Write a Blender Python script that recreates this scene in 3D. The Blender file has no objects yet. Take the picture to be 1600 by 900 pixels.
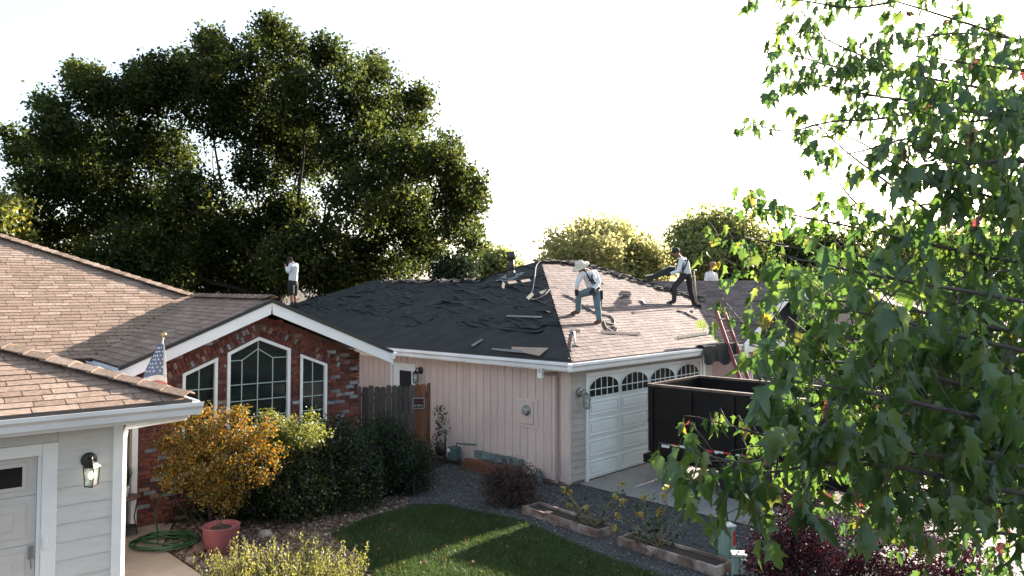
import bpy, bmesh, math, random
import numpy as np
from mathutils import Vector, Matrix

R = math.radians
rnd = random.Random(11)
rng = np.random.default_rng(11)
sc = bpy.context.scene
C = sc.collection

# ------------------------------------------------------------------ camera
FPX, CAMH, PITCH, HORIZON = 1220.0, 4.0, R(2.5), 448.0
SHIFT = 450 + FPX * math.tan(PITCH) - HORIZON
cam_d = bpy.data.cameras.new("camera")
cam = bpy.data.objects.new("camera", cam_d)
C.objects.link(cam)
cam.location = (0, 0, CAMH)
cam.rotation_euler = (R(90) + PITCH, 0, 0)
cam_d.sensor_width = 36.0
cam_d.lens = 36.0 * FPX / 1600.0
cam_d.shift_y = -SHIFT / 1600.0
cam_d.clip_start = 0.1
cam_d.clip_end = 2000
sc.camera = cam

# ------------------------------------------------------------------ light
SUN_AZ, SUN_EL = R(50.5), R(18.5)          # azimuth counter-clockwise from +X
SUN = Vector((math.cos(SUN_EL) * math.cos(SUN_AZ), math.cos(SUN_EL) * math.sin(SUN_AZ), math.sin(SUN_EL)))
world = bpy.data.worlds.new("World")
sc.world = world
world.use_nodes = True
wn = world.node_tree
sky = wn.nodes.new("ShaderNodeTexSky")
sky.sky_type = 'NISHITA'
sky.sun_disc = False
sky.sun_elevation = SUN_EL
sky.sun_rotation = R(90) - SUN_AZ
sky.altitude = 100
sky.air_density = 1.0
sky.dust_density = 2.5
sky.ozone_density = 1.0
bg = wn.nodes["Background"]
bg.inputs[1].default_value = 0.053
veil = wn.nodes.new("ShaderNodeHueSaturation")      # thin high haze: paler than a clear sky
veil.inputs["Saturation"].default_value = 0.78
pale = wn.nodes.new("ShaderNodeMixRGB"); pale.blend_type = 'ADD'; pale.inputs[0].default_value = 1.0
pale.inputs[2].default_value = (1.0, 1.2, 1.36, 1)
wn.links.new(sky.outputs[0], veil.inputs["Color"])
wn.links.new(veil.outputs[0], pale.inputs[1])
wn.links.new(pale.outputs[0], bg.inputs[0])
sl = bpy.data.lights.new("sun", 'SUN')
sun = bpy.data.objects.new("sun", sl)
C.objects.link(sun)
sl.energy = 5.0
sl.angle = R(0.6)
sl.color = (1.0, 0.87, 0.74)
sun.rotation_euler = SUN.to_track_quat('Z', 'Y').to_euler()
sc.view_settings.view_transform = 'Standard'
sc.view_settings.look = 'None'
sc.view_settings.exposure = 2.5
sc.view_settings.gamma = 1.0
sc.cycles.max_bounces = 8
sc.cycles.transparent_max_bounces = 12
sc.cycles.use_denoising = True

# ------------------------------------------------------------------ helpers
def at(px, py, Y):
    """point at depth Y that lies on the sight line of a spot in the photograph"""
    c, s = math.cos(PITCH), math.sin(PITCH)
    a = (px - 800) / FPX
    b = (450 - SHIFT - py) / FPX
    h = (b * Y * c + Y * s) / (c - b * s)
    return Vector((a * (Y * c + h * s), Y, h + CAMH))

def proj(p):
    c, s = math.cos(PITCH), math.sin(PITCH)
    d = p[1] * c + (p[2] - CAMH) * s
    if d < 0.05:
        return None
    return (800 + FPX * p[0] / d, 450 - SHIFT - FPX * ((p[2] - CAMH) * c - p[1] * s) / d, d)

def ground(px, py, z=0.0):
    c, s = math.cos(PITCH), math.sin(PITCH)
    a = (px - 800) / FPX
    b = (450 - SHIFT - py) / FPX
    h = z - CAMH
    Y = (h * c - b * h * s) / (b * c + s)
    return Vector((a * (Y * c + h * s), Y, z))

def tag(o, label=None, cat=None, group=None, kind=None):
    if label: o["label"] = label
    if cat: o["category"] = cat
    if group: o["group"] = group
    if kind: o["kind"] = kind
    return o

def empty(name, loc=(0, 0, 0), rz=0.0, label=None, cat=None, group=None):
    o = bpy.data.objects.new(name, None)
    C.objects.link(o)
    o.location = loc
    o.rotation_euler = (0, 0, rz)
    o.empty_display_size = 0.3
    return tag(o, label, cat, group)

def mesh_np(name, V, Fc):
    V = np.asarray(V, dtype=np.float32)
    Fc = np.asarray(Fc, dtype=np.int32)
    me = bpy.data.meshes.new(name)
    n, (m, k) = len(V), Fc.shape
    me.vertices.add(n)
    me.vertices.foreach_set("co", V.ravel())
    me.loops.add(m * k)
    me.loops.foreach_set("vertex_index", Fc.ravel())
    me.polygons.add(m)
    me.polygons.foreach_set("loop_start", np.arange(0, m * k, k, dtype=np.int32))
    me.polygons.foreach_set("loop_total", np.full(m, k, dtype=np.int32))
    me.update(calc_edges=True)
    return me

def link(name, me, mats=None, parent=None, smooth=False):
    o = bpy.data.objects.new(name, me)
    C.objects.link(o)
    if mats is not None:
        for m in (mats if isinstance(mats, (list, tuple)) else [mats]):
            me.materials.append(m)
    if parent: o.parent = parent
    if smooth and len(me.polygons):
        me.polygons.foreach_set("use_smooth", np.ones(len(me.polygons), dtype=bool))
    return o

BOXF = [(0, 3, 2, 1), (4, 5, 6, 7), (0, 1, 5, 4), (1, 2, 6, 5), (2, 3, 7, 6), (3, 0, 4, 7)]

class MB:
    def __init__(self):
        self.v, self.f, self.m = [], [], []
    def add(self, vs, fs, m=0):
        b = len(self.v)
        self.v += [tuple(x) for x in vs]
        self.f += [tuple(i + b for i in f) for f in fs]
        self.m += [m] * len(fs)
        return self
    def box(self, c, s, rz=0.0, m=0):
        c = Vector(c); ca, sa = math.cos(rz), math.sin(rz)
        ex = Vector((ca, sa, 0)) * s[0]; ey = Vector((-sa, ca, 0)) * s[1]; ez = Vector((0, 0, s[2]))
        return self.obox(c - ex / 2 - ey / 2 - ez / 2, ex, ey, ez, m)
    def bb(self, x0, x1, y0, y1, z0, z1, m=0):
        return self.obox(Vector((x0, y0, z0)), Vector((x1 - x0, 0, 0)), Vector((0, y1 - y0, 0)), Vector((0, 0, z1 - z0)), m)
    def obox(self, p, ex, ey, ez, m=0):
        p, ex, ey, ez = Vector(p), Vector(ex), Vector(ey), Vector(ez)
        vs = [p, p + ex, p + ex + ey, p + ey, p + ez, p + ex + ez, p + ex + ey + ez, p + ey + ez]
        return self.add(vs, BOXF, m)
    def prism(self, poly, ext, m=0):
        n = len(poly); ext = Vector(ext)
        a = [Vector(p) for p in poly]; b = [p + ext for p in a]
        fs = [tuple(range(n))[::-1], tuple(range(n, 2 * n))]
        fs += [(i, (i + 1) % n, n + (i + 1) % n, n + i) for i in range(n)]
        return self.add(a + b, fs, m)
    def beam(self, a, b, w, h, m=0, up=(0, 0, 1)):
        a, b = Vector(a), Vector(b)
        d = (b - a).normalized(); up = Vector(up)
        s = d.cross(up).normalized(); t = s.cross(d)
        return self.obox(a - s * w / 2 - t * h / 2, b - a, s * w, t * h, m)
    def tube(self, pts, r, n=8, m=0, cap=True):
        pts = [Vector(p) for p in pts]
        if not hasattr(r, '__len__'): r = [r] * len(pts)
        vs, fs = [], []
        ref = None
        for i, p in enumerate(pts):
            d = (pts[min(i + 1, len(pts) - 1)] - pts[max(i - 1, 0)])
            d = d.normalized() if d.length > 1e-9 else Vector((0, 0, 1))
            if ref is None:
                ref = Vector((1, 0, 0)) if abs(d.x) < 0.8 else Vector((0, 1, 0))
            t = d.cross(ref)
            if t.length < 1e-4: t = d.cross(Vector((0.3, 0.5, 0.8)))
            t.normalize(); s = t.cross(d).normalized(); ref = s
            for k in range(n):
                a = 2 * math.pi * k / n
                vs.append(p + (s * math.cos(a) + t * math.sin(a)) * r[i])
        for i in range(len(pts) - 1):
            for k in range(n):
                k2 = (k + 1) % n
                fs.append((i * n + k, i * n + k2, (i + 1) * n + k2, (i + 1) * n + k))
        if cap:
            fs.append(tuple(range(n))[::-1])
            fs.append(tuple((len(pts) - 1) * n + k for k in range(n)))
        return self.add(vs, fs, m)
    def lathe(self, prof, c=(0, 0, 0), n=20, m=0, axis='z'):
        c = Vector(c); vs, fs = [], []
        for (r, z) in prof:
            for k in range(n):
                a = 2 * math.pi * k / n
                q = Vector((r * math.cos(a), r * math.sin(a), z))
                if axis == 'y': q = Vector((q.x, -q.z, q.y))
                if axis == 'x': q = Vector((-q.z, q.y, q.x))
                vs.append(c + q)
        for i in range(len(prof) - 1):
            for k in range(n):
                k2 = (k + 1) % n
                fs.append((i * n + k, i * n + k2, (i + 1) * n + k2, (i + 1) * n + k))
        fs.append(tuple(range(n))[::-1]); fs.append(tuple((len(prof) - 1) * n + k for k in range(n)))
        return self.add(vs, fs, m)
    def ball(self, c, r, sc_=(1, 1, 1), n=10, m=0):
        prof = [(max(r * math.sin(math.pi * i / n), 1e-4), -r * math.cos(math.pi * i / n)) for i in range(n + 1)]
        b = len(self.v); self.lathe(prof, (0, 0, 0), n + 4, m)
        for i in range(b, len(self.v)):
            x, y, z = self.v[i]
            self.v[i] = (c[0] + x * sc_[0], c[1] + y * sc_[1], c[2] + z * sc_[2])
        return self
    def build(self, name, mats, parent=None, smooth=False):
        me = bpy.data.meshes.new(name)
        me.from_pydata(self.v, [], self.f)
        if isinstance(mats, (list, tuple)):
            me.polygons.foreach_set("material_index", self.m)
        me.update()
        return link(name, me, mats, parent, smooth)

def bevel(o, w=0.008, seg=2):
    b = o.modifiers.new("bevel", 'BEVEL'); b.width = w; b.segments = seg; b.limit_method = 'ANGLE'
    return o

# ------------------------------------------------------------------ materials
def M(name, c1, c2=None, scale=6.0, rough=0.8, bump=0.0, bscale=60.0, var=0.0, hue=0.0, spec=0.3, metal=0.0,
      stretch=(1, 1, 1), contrast=(0.35, 0.65), c3=None, c3scale=1.2, c3amt=0.5, wave=None):
    m = bpy.data.materials.new(name)
    m.use_nodes = True
    nt = m.node_tree; N, Lk = nt.nodes, nt.links
    b = N["Principled BSDF"]
    b.inputs["Roughness"].default_value = rough
    b.inputs["Specular IOR Level"].default_value = spec
    b.inputs["Metallic"].default_value = metal
    c2 = c2 or tuple(x * 0.8 for x in c1)
    geo = N.new("ShaderNodeNewGeometry")
    mp = N.new("ShaderNodeMapping"); mp.inputs["Scale"].default_value = stretch
    Lk.new(geo.outputs["Position"], mp.inputs["Vector"])
    no = N.new("ShaderNodeTexNoise"); no.inputs["Scale"].default_value = scale; no.inputs["Detail"].default_value = 6
    no.inputs["Roughness"].default_value = 0.65
    Lk.new(mp.outputs[0], no.inputs["Vector"])
    rp = N.new("ShaderNodeValToRGB")
    rp.color_ramp.elements[0].position = contrast[0]; rp.color_ramp.elements[0].color = (*c1, 1)
    rp.color_ramp.elements[1].position = contrast[1]; rp.color_ramp.elements[1].color = (*c2, 1)
    Lk.new(no.outputs["Fac"], rp.inputs[0])
    col = rp.outputs[0]
    if c3:
        n3 = N.new("ShaderNodeTexNoise"); n3.inputs["Scale"].default_value = c3scale; n3.inputs["Detail"].default_value = 5
        Lk.new(geo.outputs["Position"], n3.inputs["Vector"])
        mr = N.new("ShaderNodeMapRange"); mr.inputs[1].default_value = 0.48; mr.inputs[2].default_value = 0.68
        mr.inputs[4].default_value = c3amt
        Lk.new(n3.outputs["Fac"], mr.inputs[0])
        mx = N.new("ShaderNodeMixRGB"); mx.inputs[2].default_value = (*c3, 1)
        Lk.new(mr.outputs[0], mx.inputs[0]); Lk.new(col, mx.inputs[1]); col = mx.outputs[0]
    if var or hue:
        oi = N.new("ShaderNodeObjectInfo")
        ad = N.new("ShaderNodeMath"); ad.operation = 'ADD'
        Lk.new(oi.outputs["Random"], ad.inputs[0]); Lk.new(geo.outputs["Random Per Island"], ad.inputs[1])
        fr = N.new("ShaderNodeMath"); fr.operation = 'FRACT'; Lk.new(ad.outputs[0], fr.inputs[0])
        mr = N.new("ShaderNodeMapRange"); mr.inputs[3].default_value = 1 - var; mr.inputs[4].default_value = 1 + var
        Lk.new(fr.outputs[0], mr.inputs[0])
        m7 = N.new("ShaderNodeMath"); m7.operation = 'MULTIPLY'; m7.inputs[1].default_value = 7.31
        Lk.new(fr.outputs[0], m7.inputs[0])
        f2 = N.new("ShaderNodeMath"); f2.operation = 'FRACT'; Lk.new(m7.outputs[0], f2.inputs[0])
        mh = N.new("ShaderNodeMapRange"); mh.inputs[3].default_value = 0.5 - hue; mh.inputs[4].default_value = 0.5 + hue
        Lk.new(f2.outputs[0], mh.inputs[0])
        hs = N.new("ShaderNodeHueSaturation")
        Lk.new(mr.outputs[0], hs.inputs["Value"]); Lk.new(mh.outputs[0], hs.inputs["Hue"]); Lk.new(col, hs.inputs["Color"])
        col = hs.outputs[0]
    Lk.new(col, b.inputs["Base Color"])
    if bump:
        nb = N.new("ShaderNodeTexNoise"); nb.inputs["Scale"].default_value = bscale; nb.inputs["Detail"].default_value = 4
        Lk.new(mp.outputs[0], nb.inputs["Vector"])
        bp = N.new("ShaderNodeBump"); bp.inputs["Strength"].default_value = bump; bp.inputs["Distance"].default_value = 0.02
        Lk.new(nb.outputs["Fac"], bp.inputs["Height"]); Lk.new(bp.outputs[0], b.inputs["Normal"])
    return m

def ramp_mat(name, stops, rough=0.8, bump=0.0, noise_mix=0.15, spec=0.3):
    """piece material: each piece takes its own colour from a list of (position, colour)"""
    m = bpy.data.materials.new(name); m.use_nodes = True
    nt = m.node_tree; N, Lk = nt.nodes, nt.links; b = N["Principled BSDF"]
    b.inputs["Roughness"].default_value = rough; b.inputs["Specular IOR Level"].default_value = spec
    geo = N.new("ShaderNodeNewGeometry"); oi = N.new("ShaderNodeObjectInfo")
    ad = N.new("ShaderNodeMath"); ad.operation = 'ADD'
    Lk.new(oi.outputs["Random"], ad.inputs[0]); Lk.new(geo.outputs["Random Per Island"], ad.inputs[1])
    fr = N.new("ShaderNodeMath"); fr.operation = 'FRACT'; Lk.new(ad.outputs[0], fr.inputs[0])
    rp = N.new("ShaderNodeValToRGB"); cr = rp.color_ramp
    cr.interpolation = 'LINEAR'
    while len(cr.elements) < len(stops): cr.elements.new(0.5)
    for e, (p, c) in zip(cr.elements, stops):
        e.position = p; e.color = (*c, 1)
    Lk.new(fr.outputs[0], rp.inputs[0])
    no = N.new("ShaderNodeTexNoise"); no.inputs["Scale"].default_value = 22; no.inputs["Detail"].default_value = 6
    Lk.new(geo.outputs["Position"], no.inputs["Vector"])
    mr = N.new("ShaderNodeMapRange"); mr.inputs[1].default_value = 0.3; mr.inputs[2].default_value = 0.7
    mr.inputs[3].default_value = 1 - noise_mix * 1.6; mr.inputs[4].default_value = 1 + noise_mix
    Lk.new(no.outputs["Fac"], mr.inputs[0])
    hs = N.new("ShaderNodeHueSaturation"); Lk.new(rp.outputs[0], hs.inputs["Color"]); Lk.new(mr.outputs[0], hs.inputs["Value"])
    Lk.new(hs.outputs[0], b.inputs["Base Color"])
    if bump:
        nb = N.new("ShaderNodeTexNoise"); nb.inputs["Scale"].default_value = 90; Lk.new(geo.outputs["Position"], nb.inputs["Vector"])
        bp = N.new("ShaderNodeBump"); bp.inputs["Strength"].default_value = bump; bp.inputs["Distance"].default_value = 0.01
        Lk.new(nb.outputs["Fac"], bp.inputs["Height"]); Lk.new(bp.outputs[0], b.inputs["Normal"])
    return m

def leaf_mat(name, stops, trans=0.4, gloss=0.06, rough=0.45):
    m = bpy.data.materials.new(name); m.use_nodes = True
    nt = m.node_tree; N, Lk = nt.nodes, nt.links
    for n in list(N):
        if n.type == 'BSDF_PRINCIPLED': N.remove(n)
    out = [n for n in N if n.type == 'OUTPUT_MATERIAL'][0]
    geo = N.new("ShaderNodeNewGeometry"); oi = N.new("ShaderNodeObjectInfo")
    ad = N.new("ShaderNodeMath"); ad.operation = 'ADD'
    Lk.new(oi.outputs["Random"], ad.inputs[0]); Lk.new(geo.outputs["Random Per Island"], ad.inputs[1])
    fr = N.new("ShaderNodeMath"); fr.operation = 'FRACT'; Lk.new(ad.outputs[0], fr.inputs[0])
    rp = N.new("ShaderNodeValToRGB"); cr = rp.color_ramp
    while len(cr.elements) < len(stops): cr.elements.new(0.5)
    for e, (p, c) in zip(cr.elements, stops):
        e.position = p; e.color = (*c, 1)
    Lk.new(fr.outputs[0], rp.inputs[0])
    no = N.new("ShaderNodeTexNoise"); no.inputs["Scale"].default_value = 1.1; no.inputs["Detail"].default_value = 3
    Lk.new(geo.outputs["Position"], no.inputs["Vector"])
    mr = N.new("ShaderNodeMapRange"); mr.inputs[1].default_value = 0.3; mr.inputs[2].default_value = 0.7
    mr.inputs[3].default_value = 0.75; mr.inputs[4].default_value = 1.2
    Lk.new(no.outputs["Fac"], mr.inputs[0])
    hs = N.new("ShaderNodeHueSaturation"); Lk.new(rp.outputs[0], hs.inputs["Color"]); Lk.new(mr.outputs[0], hs.inputs["Value"])
    d = N.new("ShaderNodeBsdfDiffuse"); t = N.new("ShaderNodeBsdfTranslucent"); g = N.new("ShaderNodeBsdfGlossy")
    g.inputs["Roughness"].default_value = rough
    g.inputs["Color"].default_value = (0.8, 0.85, 0.9, 1)
    h2 = N.new("ShaderNodeHueSaturation"); h2.inputs["Value"].default_value = 1.5; h2.inputs["Saturation"].default_value = 1.1
    h2.inputs["Hue"].default_value = 0.485
    Lk.new(hs.outputs[0], h2.inputs["Color"])
    Lk.new(hs.outputs[0], d.inputs["Color"]); Lk.new(h2.outputs[0], t.inputs["Color"])
    m1 = N.new("ShaderNodeMixShader"); m1.inputs[0].default_value = trans
    m2 = N.new("ShaderNodeMixShader"); m2.inputs[0].default_value = gloss
    Lk.new(d.outputs[0], m1.inputs[1]); Lk.new(t.outputs[0], m1.inputs[2])
    Lk.new(m1.outputs[0], m2.inputs[1]); Lk.new(g.outputs[0], m2.inputs[2])
    Lk.new(m2.outputs[0], out.inputs[0])
    return m

def glass_mat(name, tint=(0.02, 0.03, 0.03), amt=0.55):
    m = bpy.data.materials.new(name); m.use_nodes = True
    nt = m.node_tree; N, Lk = nt.nodes, nt.links
    b = N["Principled BSDF"]; out = [n for n in N if n.type == 'OUTPUT_MATERIAL'][0]
    b.inputs["Base Color"].default_value = (*tint, 1); b.inputs["Roughness"].default_value = 0.04
    b.inputs["Specular IOR Level"].default_value = 0.5
    tr = N.new("ShaderNodeBsdfTransparent"); tr.inputs[0].default_value = (0.75, 0.85, 0.82, 1)
    mx = N.new("ShaderNodeMixShader"); mx.inputs[0].default_value = amt
    Lk.new(tr.outputs[0], mx.inputs[1]); Lk.new(b.outputs[0], mx.inputs[2]); Lk.new(mx.outputs[0], out.inputs[0])
    return m

def emit_mat(name, col, s):
    m = bpy.data.materials.new(name); m.use_nodes = True
    b = m.node_tree.nodes["Principled BSDF"]
    b.inputs["Base Color"].default_value = (*col, 1)
    b.inputs["Emission Color"].default_value = (*col, 1); b.inputs["Emission Strength"].default_value = s
    return m

TAN = ramp_mat("tan_shingle", [(0.0, (0.185, 0.13, 0.096)), (0.35, (0.225, 0.158, 0.12)), (0.7, (0.255, 0.182, 0.14)), (1.0, (0.315, 0.238, 0.19))], 0.92, 0.5, 0.22)
TANBASE = M("tan_roof_underlay", (0.06, 0.045, 0.035), (0.09, 0.065, 0.05), 20, 0.95)
WHITE = M("white_painted_trim", (0.80, 0.80, 0.80), (0.74, 0.74, 0.74), 3, 0.5, 0.05, 30)
GUTTER = M("white_gutter_metal", (0.76, 0.77, 0.78), (0.70, 0.71, 0.72), 4, 0.4, 0.03, 20, c3=(0.42, 0.41, 0.38), c3amt=0.25)
SIDING = M("grey_lap_siding", (0.60, 0.585, 0.57), (0.55, 0.54, 0.525), 5, 0.75, 0.15, 50, var=0.03, stretch=(1, 1, 4))
LDOOR = M("grey_garage_door_paint", (0.56, 0.53, 0.50), (0.52, 0.49, 0.46), 4, 0.6, 0.05, 40)
BRICK = ramp_mat("mixed_brick", [(0.0, (0.07, 0.035, 0.035)), (0.12, (0.10, 0.034, 0.027)), (0.4, (0.15, 0.05, 0.037)), (0.66, (0.20, 0.068, 0.048)), (0.80, (0.12, 0.042, 0.034)), (0.86, (0.30, 0.20, 0.165)), (0.93, (0.16, 0.19, 0.21)), (1.0, (0.30, 0.32, 0.33))], 0.9, 0.6, 0.35)
MORTAR = M("brick_mortar", (0.13, 0.085, 0.072), (0.085, 0.055, 0.048), 30, 0.95, 0.4, 80)
GLASS = glass_mat("dark_window_glass")
MUNTIN = M("pale_green_muntin", (0.42, 0.50, 0.47), (0.38, 0.46, 0.43), 5, 0.5)
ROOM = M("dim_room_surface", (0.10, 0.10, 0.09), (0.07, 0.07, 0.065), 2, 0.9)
BLIND = M("grey_green_blind", (0.28, 0.36, 0.33), (0.22, 0.30, 0.28), 3, 0.8)
PINK = M("pink_board_siding", (0.63, 0.505, 0.46), (0.56, 0.445, 0.405), 7, 0.85, 0.25, 60, var=0.04, stretch=(3, 3, .5), c3=(0.48, 0.39, 0.36), c3scale=1.1, c3amt=0.5)
PINKBACK = M("pink_siding_groove", (0.36, 0.25, 0.22), (0.31, 0.21, 0.19), 6, 0.9)
GREYB = M("grey_front_siding", (0.44, 0.41, 0.385), (0.39, 0.36, 0.34), 6, 0.8, 0.25, 50, var=0.05)
GDOOR = M("white_garage_door", (0.76, 0.80, 0.80), (0.70, 0.74, 0.74), 3, 0.55, 0.1, 60, c3=(0.50, 0.53, 0.52), c3amt=0.3)
FELT = M("black_roof_felt", (0.024, 0.028, 0.028), (0.016, 0.019, 0.019), 3.0, 0.9, 0.6, 120, c3=(0.034, 0.038, 0.038), c3scale=1.0, c3amt=0.6)
TORN = M("torn_dark_shingle", (0.032, 0.036, 0.036), (0.019, 0.022, 0.022), 9, 0.92, 0.6, 120, var=0.3)
ROSE = ramp_mat("weathered_rose_shingle", [(0.0, (0.11, 0.084, 0.078)), (0.5, (0.145, 0.112, 0.104)), (1.0, (0.195, 0.154, 0.143))], 0.93, 0.5, 0.25)
ROSEBASE = M("rose_roof_underlay", (0.12, 0.085, 0.078), (0.09, 0.065, 0.06), 15, 0.95)
CONC = M("concrete", (0.30, 0.29, 0.27), (0.25, 0.24, 0.225), 3, 0.9, 0.25, 90, c3=(0.20, 0.19, 0.18), c3scale=0.7, c3amt=0.5)
WALK = M("tan_concrete_walk", (0.36, 0.29, 0.23), (0.31, 0.245, 0.195), 3, 0.9, 0.25, 90, c3=(0.24, 0.18, 0.14), c3scale=0.9, c3amt=0.5)
SOIL = M("dark_soil", (0.045, 0.035, 0.028), (0.03, 0.024, 0.02), 4, 1.0, 0.8, 40)
OLDWOOD = M("weathered_fence_wood", (0.11, 0.10, 0.095), (0.065, 0.06, 0.06), 9, 0.9, 0.5, 40, var=0.3, stretch=(4, 4, .35))
NEWWOOD = M("red_brown_fence_wood", (0.22, 0.10, 0.055), (0.13, 0.06, 0.038), 9, 0.85, 0.4, 40, var=0.3, stretch=(4, 4, .35))
PLANTERW = M("peeling_planter_wood", (0.20, 0.14, 0.12), (0.09, 0.055, 0.045), 5, 0.9, 0.6, 40, c3=(0.42, 0.36, 0.33), c3scale=3, c3amt=0.8)
BLACKM = M("black_metal", (0.02, 0.02, 0.02), (0.03, 0.028, 0.026), 8, 0.45, 0.1, 40, spec=0.5)
TRAIL = M("black_trailer_paint", (0.007, 0.0065, 0.007), (0.012, 0.010, 0.010), 3, 0.6, 0.08, 12, spec=0.2, c3=(0.02, 0.012, 0.01), c3scale=1.5, c3amt=0.4)
TRAILRIM = M("worn_trailer_rim", (0.16, 0.12, 0.10), (0.08, 0.06, 0.055), 6, 0.5, 0.1, 30, metal=0.3)
GREYM = M("grey_metal", (0.30, 0.31, 0.31), (0.24, 0.25, 0.25), 8, 0.4, 0.05, 40, metal=0.6)
GREENM = M("dull_green_metal", (0.10, 0.15, 0.14), (0.07, 0.11, 0.105), 6, 0.6)
PEDEST = M("pale_green_pedestal", (0.24, 0.33, 0.29), (0.20, 0.285, 0.25), 4, 0.6, 0.1, 40, c3=(0.16, 0.22, 0.19), c3scale=3, c3amt=0.4)
PEDTOP = M("faded_pedestal_cap", (0.50, 0.55, 0.52), (0.44, 0.49, 0.46), 5, 0.6)
RED = M("red_sticker", (0.50, 0.05, 0.04), (0.42, 0.04, 0.035), 8, 0.5)
WHITEP = M("white_print", (0.75, 0.75, 0.75), (0.7, 0.7, 0.7), 8, 0.5)
BARK = M("grey_brown_bark", (0.045, 0.036, 0.03), (0.022, 0.018, 0.016), 6, 0.95, 0.9, 25, stretch=(3, 3, 1))
TWIG = M("maple_twig_bark", (0.10, 0.085, 0.075), (0.06, 0.05, 0.045), 12, 0.8, 0.3, 40)
HOSE = M("green_hose_rubber", (0.02, 0.085, 0.03), (0.016, 0.065, 0.022), 10, 0.4, spec=0.5)
# ------------------------------------------------------------------ pieces: the nearest become objects, the rest one joined part
UNITBOX = None
def unit_mesh(name, V, Fc, mat):
    me = bpy.data.meshes.new(name); me.from_pydata([tuple(v) for v in V], [], Fc); me.materials.append(mat); me.update()
    return me

class Pieces:
    def __init__(self, parent, name, V, Fc, mat, frame, rest_name=None):
        self.parent, self.name, self.mat, self.frame = parent, name, mat, frame
        self.V, self.F = np.array(V, dtype=float), Fc
        self.list = []
        self.rest_name = rest_name or name + "_field"
    def add(self, mtx):
        self.list.append(mtx)
    def finish(self, most=300):
        sc_ = []
        for i, m in enumerate(self.list):
            w = self.frame @ m.translation
            q = proj(w)
            if q is None or not (-30 < q[0] < 1630 and -30 < q[1] < 930): sc_.append((1e6 + i, i)); continue
            sc_.append((q[2], i))
        sc_.sort()
        inv = [i for d, i in sc_ if d < 1e6]
        pick = set(inv[:most])
        me = unit_mesh(self.name, self.V, self.F, self.mat)
        for i in sorted(pick):
            o = bpy.data.objects.new(self.name, me); C.objects.link(o); o.parent = self.parent
            o.matrix_basis = self.list[i]
        rest = [m for i, m in enumerate(self.list) if i not in pick]
        if rest:
            H4 = np.c_[self.V, np.ones(len(self.V))]
            A = np.concatenate([(np.array(m) @ H4.T).T[:, :3] for m in rest])
            nv = len(self.V)
            vs = A
            fs = [tuple(k + j * nv for k in f) for j in range(len(rest)) for f in self.F]
            me2 = bpy.data.meshes.new(self.rest_name); me2.from_pydata(vs.tolist(), [], fs); me2.update()
            o = link(self.rest_name, me2, self.mat, self.parent)
            tag(o, kind="stuff")

def basis(o, ex, ey, ez):
    m = Matrix.Identity(4)
    for i, a in enumerate((ex, ey, ez)):
        for j in range(3): m[j][i] = a[j]
    for j in range(3): m[j][3] = o[j]
    return m

# unit shingle tab: x width, y up the slope, z thickness (butt edge thick, top thin)
TABV = [(0, 0, 0), (1, 0, 0), (1, 1.25, 0), (0, 1.25, 0), (0, 0, 1), (1, 0, 1), (1, 1.25, .15), (0, 1.25, .15)]
TABF = BOXF
CAPV = [(-1, 0, 0), (0, 0, 1), (1, 0, 0), (-1, 1.25, -.35), (0, 1.25, .65), (1, 1.25, -.35),
        (-1, 0, .35), (0, 0, 1.35), (1, 0, .35), (-1, 1.25, -.1), (0, 1.25, .9), (1, 1.25, -.1)]
CAPF = [(6, 7, 10, 9), (7, 8, 11, 10), (0, 1, 7, 6), (1, 2, 8, 7), (0, 6, 9, 3), (2, 5, 11, 8), (0, 3, 4, 1), (1, 4, 5, 2), (3, 9, 10, 4), (4, 10, 11, 5)]

def shingles(pc, o, along, up, poly, e=0.143, wmin=0.2, wmax=0.42, th=0.012, jit=0.004, lift=0.0, butt=0.0):
    """lay courses of tabs on the plane o + s*along + t*up, inside the convex polygon poly of (s, t)"""
    o, along, up = Vector(o), Vector(along).normalized(), Vector(up).normalized()
    nrm = along.cross(up).normalized()
    if nrm.z < 0: nrm = -nrm
    tmax = max(p[1] for p in poly)
    flip = along.cross(up).z < 0
    t = min(p[1] for p in poly)
    while t < tmax - 0.02:
        tm = min(t + e * 0.5, tmax - 0.01)
        xs = []
        n = len(poly)
        for i in range(n):
            a, b = poly[i], poly[(i + 1) % n]
            if (a[1] - tm) * (b[1] - tm) < 0:
                k = (tm - a[1]) / (b[1] - a[1]); xs.append(a[0] + k * (b[0] - a[0]))
        if len(xs) >= 2:
            s0, s1 = min(xs), max(xs)
            s = s0 - rnd.random() * wmax * 0.7
            while s < s1:
                w = rnd.uniform(wmin, wmax)
                a, b = max(s, s0), min(s + w, s1)
                if b - a > 0.04:
                    g = 0.005
                    p = o + along * (a + g) + up * (t + rnd.uniform(-jit, jit)) + nrm * lift
                    ex = along * (b - a - 2 * g)
                    if flip:
                        p = o + along * (b - g) + up * (t + rnd.uniform(-jit, jit)) + nrm * lift; ex = -ex
                    pc.add(basis(p, ex, up * e, nrm * th * rnd.uniform(0.8, 1.25)))
                s += w
        t += e

def caps(pc, a, b, w=0.13, e=0.2, h=0.05):
    a, b = Vector(a), Vector(b); d = (b - a); n = int(d.length / e); d.normalize()
    s = d.cross(Vector((0, 0, 1))).normalized(); z = s.cross(d)
    for i in range(n):
        pc.add(basis(a + d * (i * e) + z * 0.006, s * w * rnd.uniform(.95, 1.05), d * e, z * h))

def slab(mb, poly, th=0.06, m=0):
    mb.prism([Vector(p) - Vector((0, 0, th)) for p in poly], (0, 0, th), m)

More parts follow.
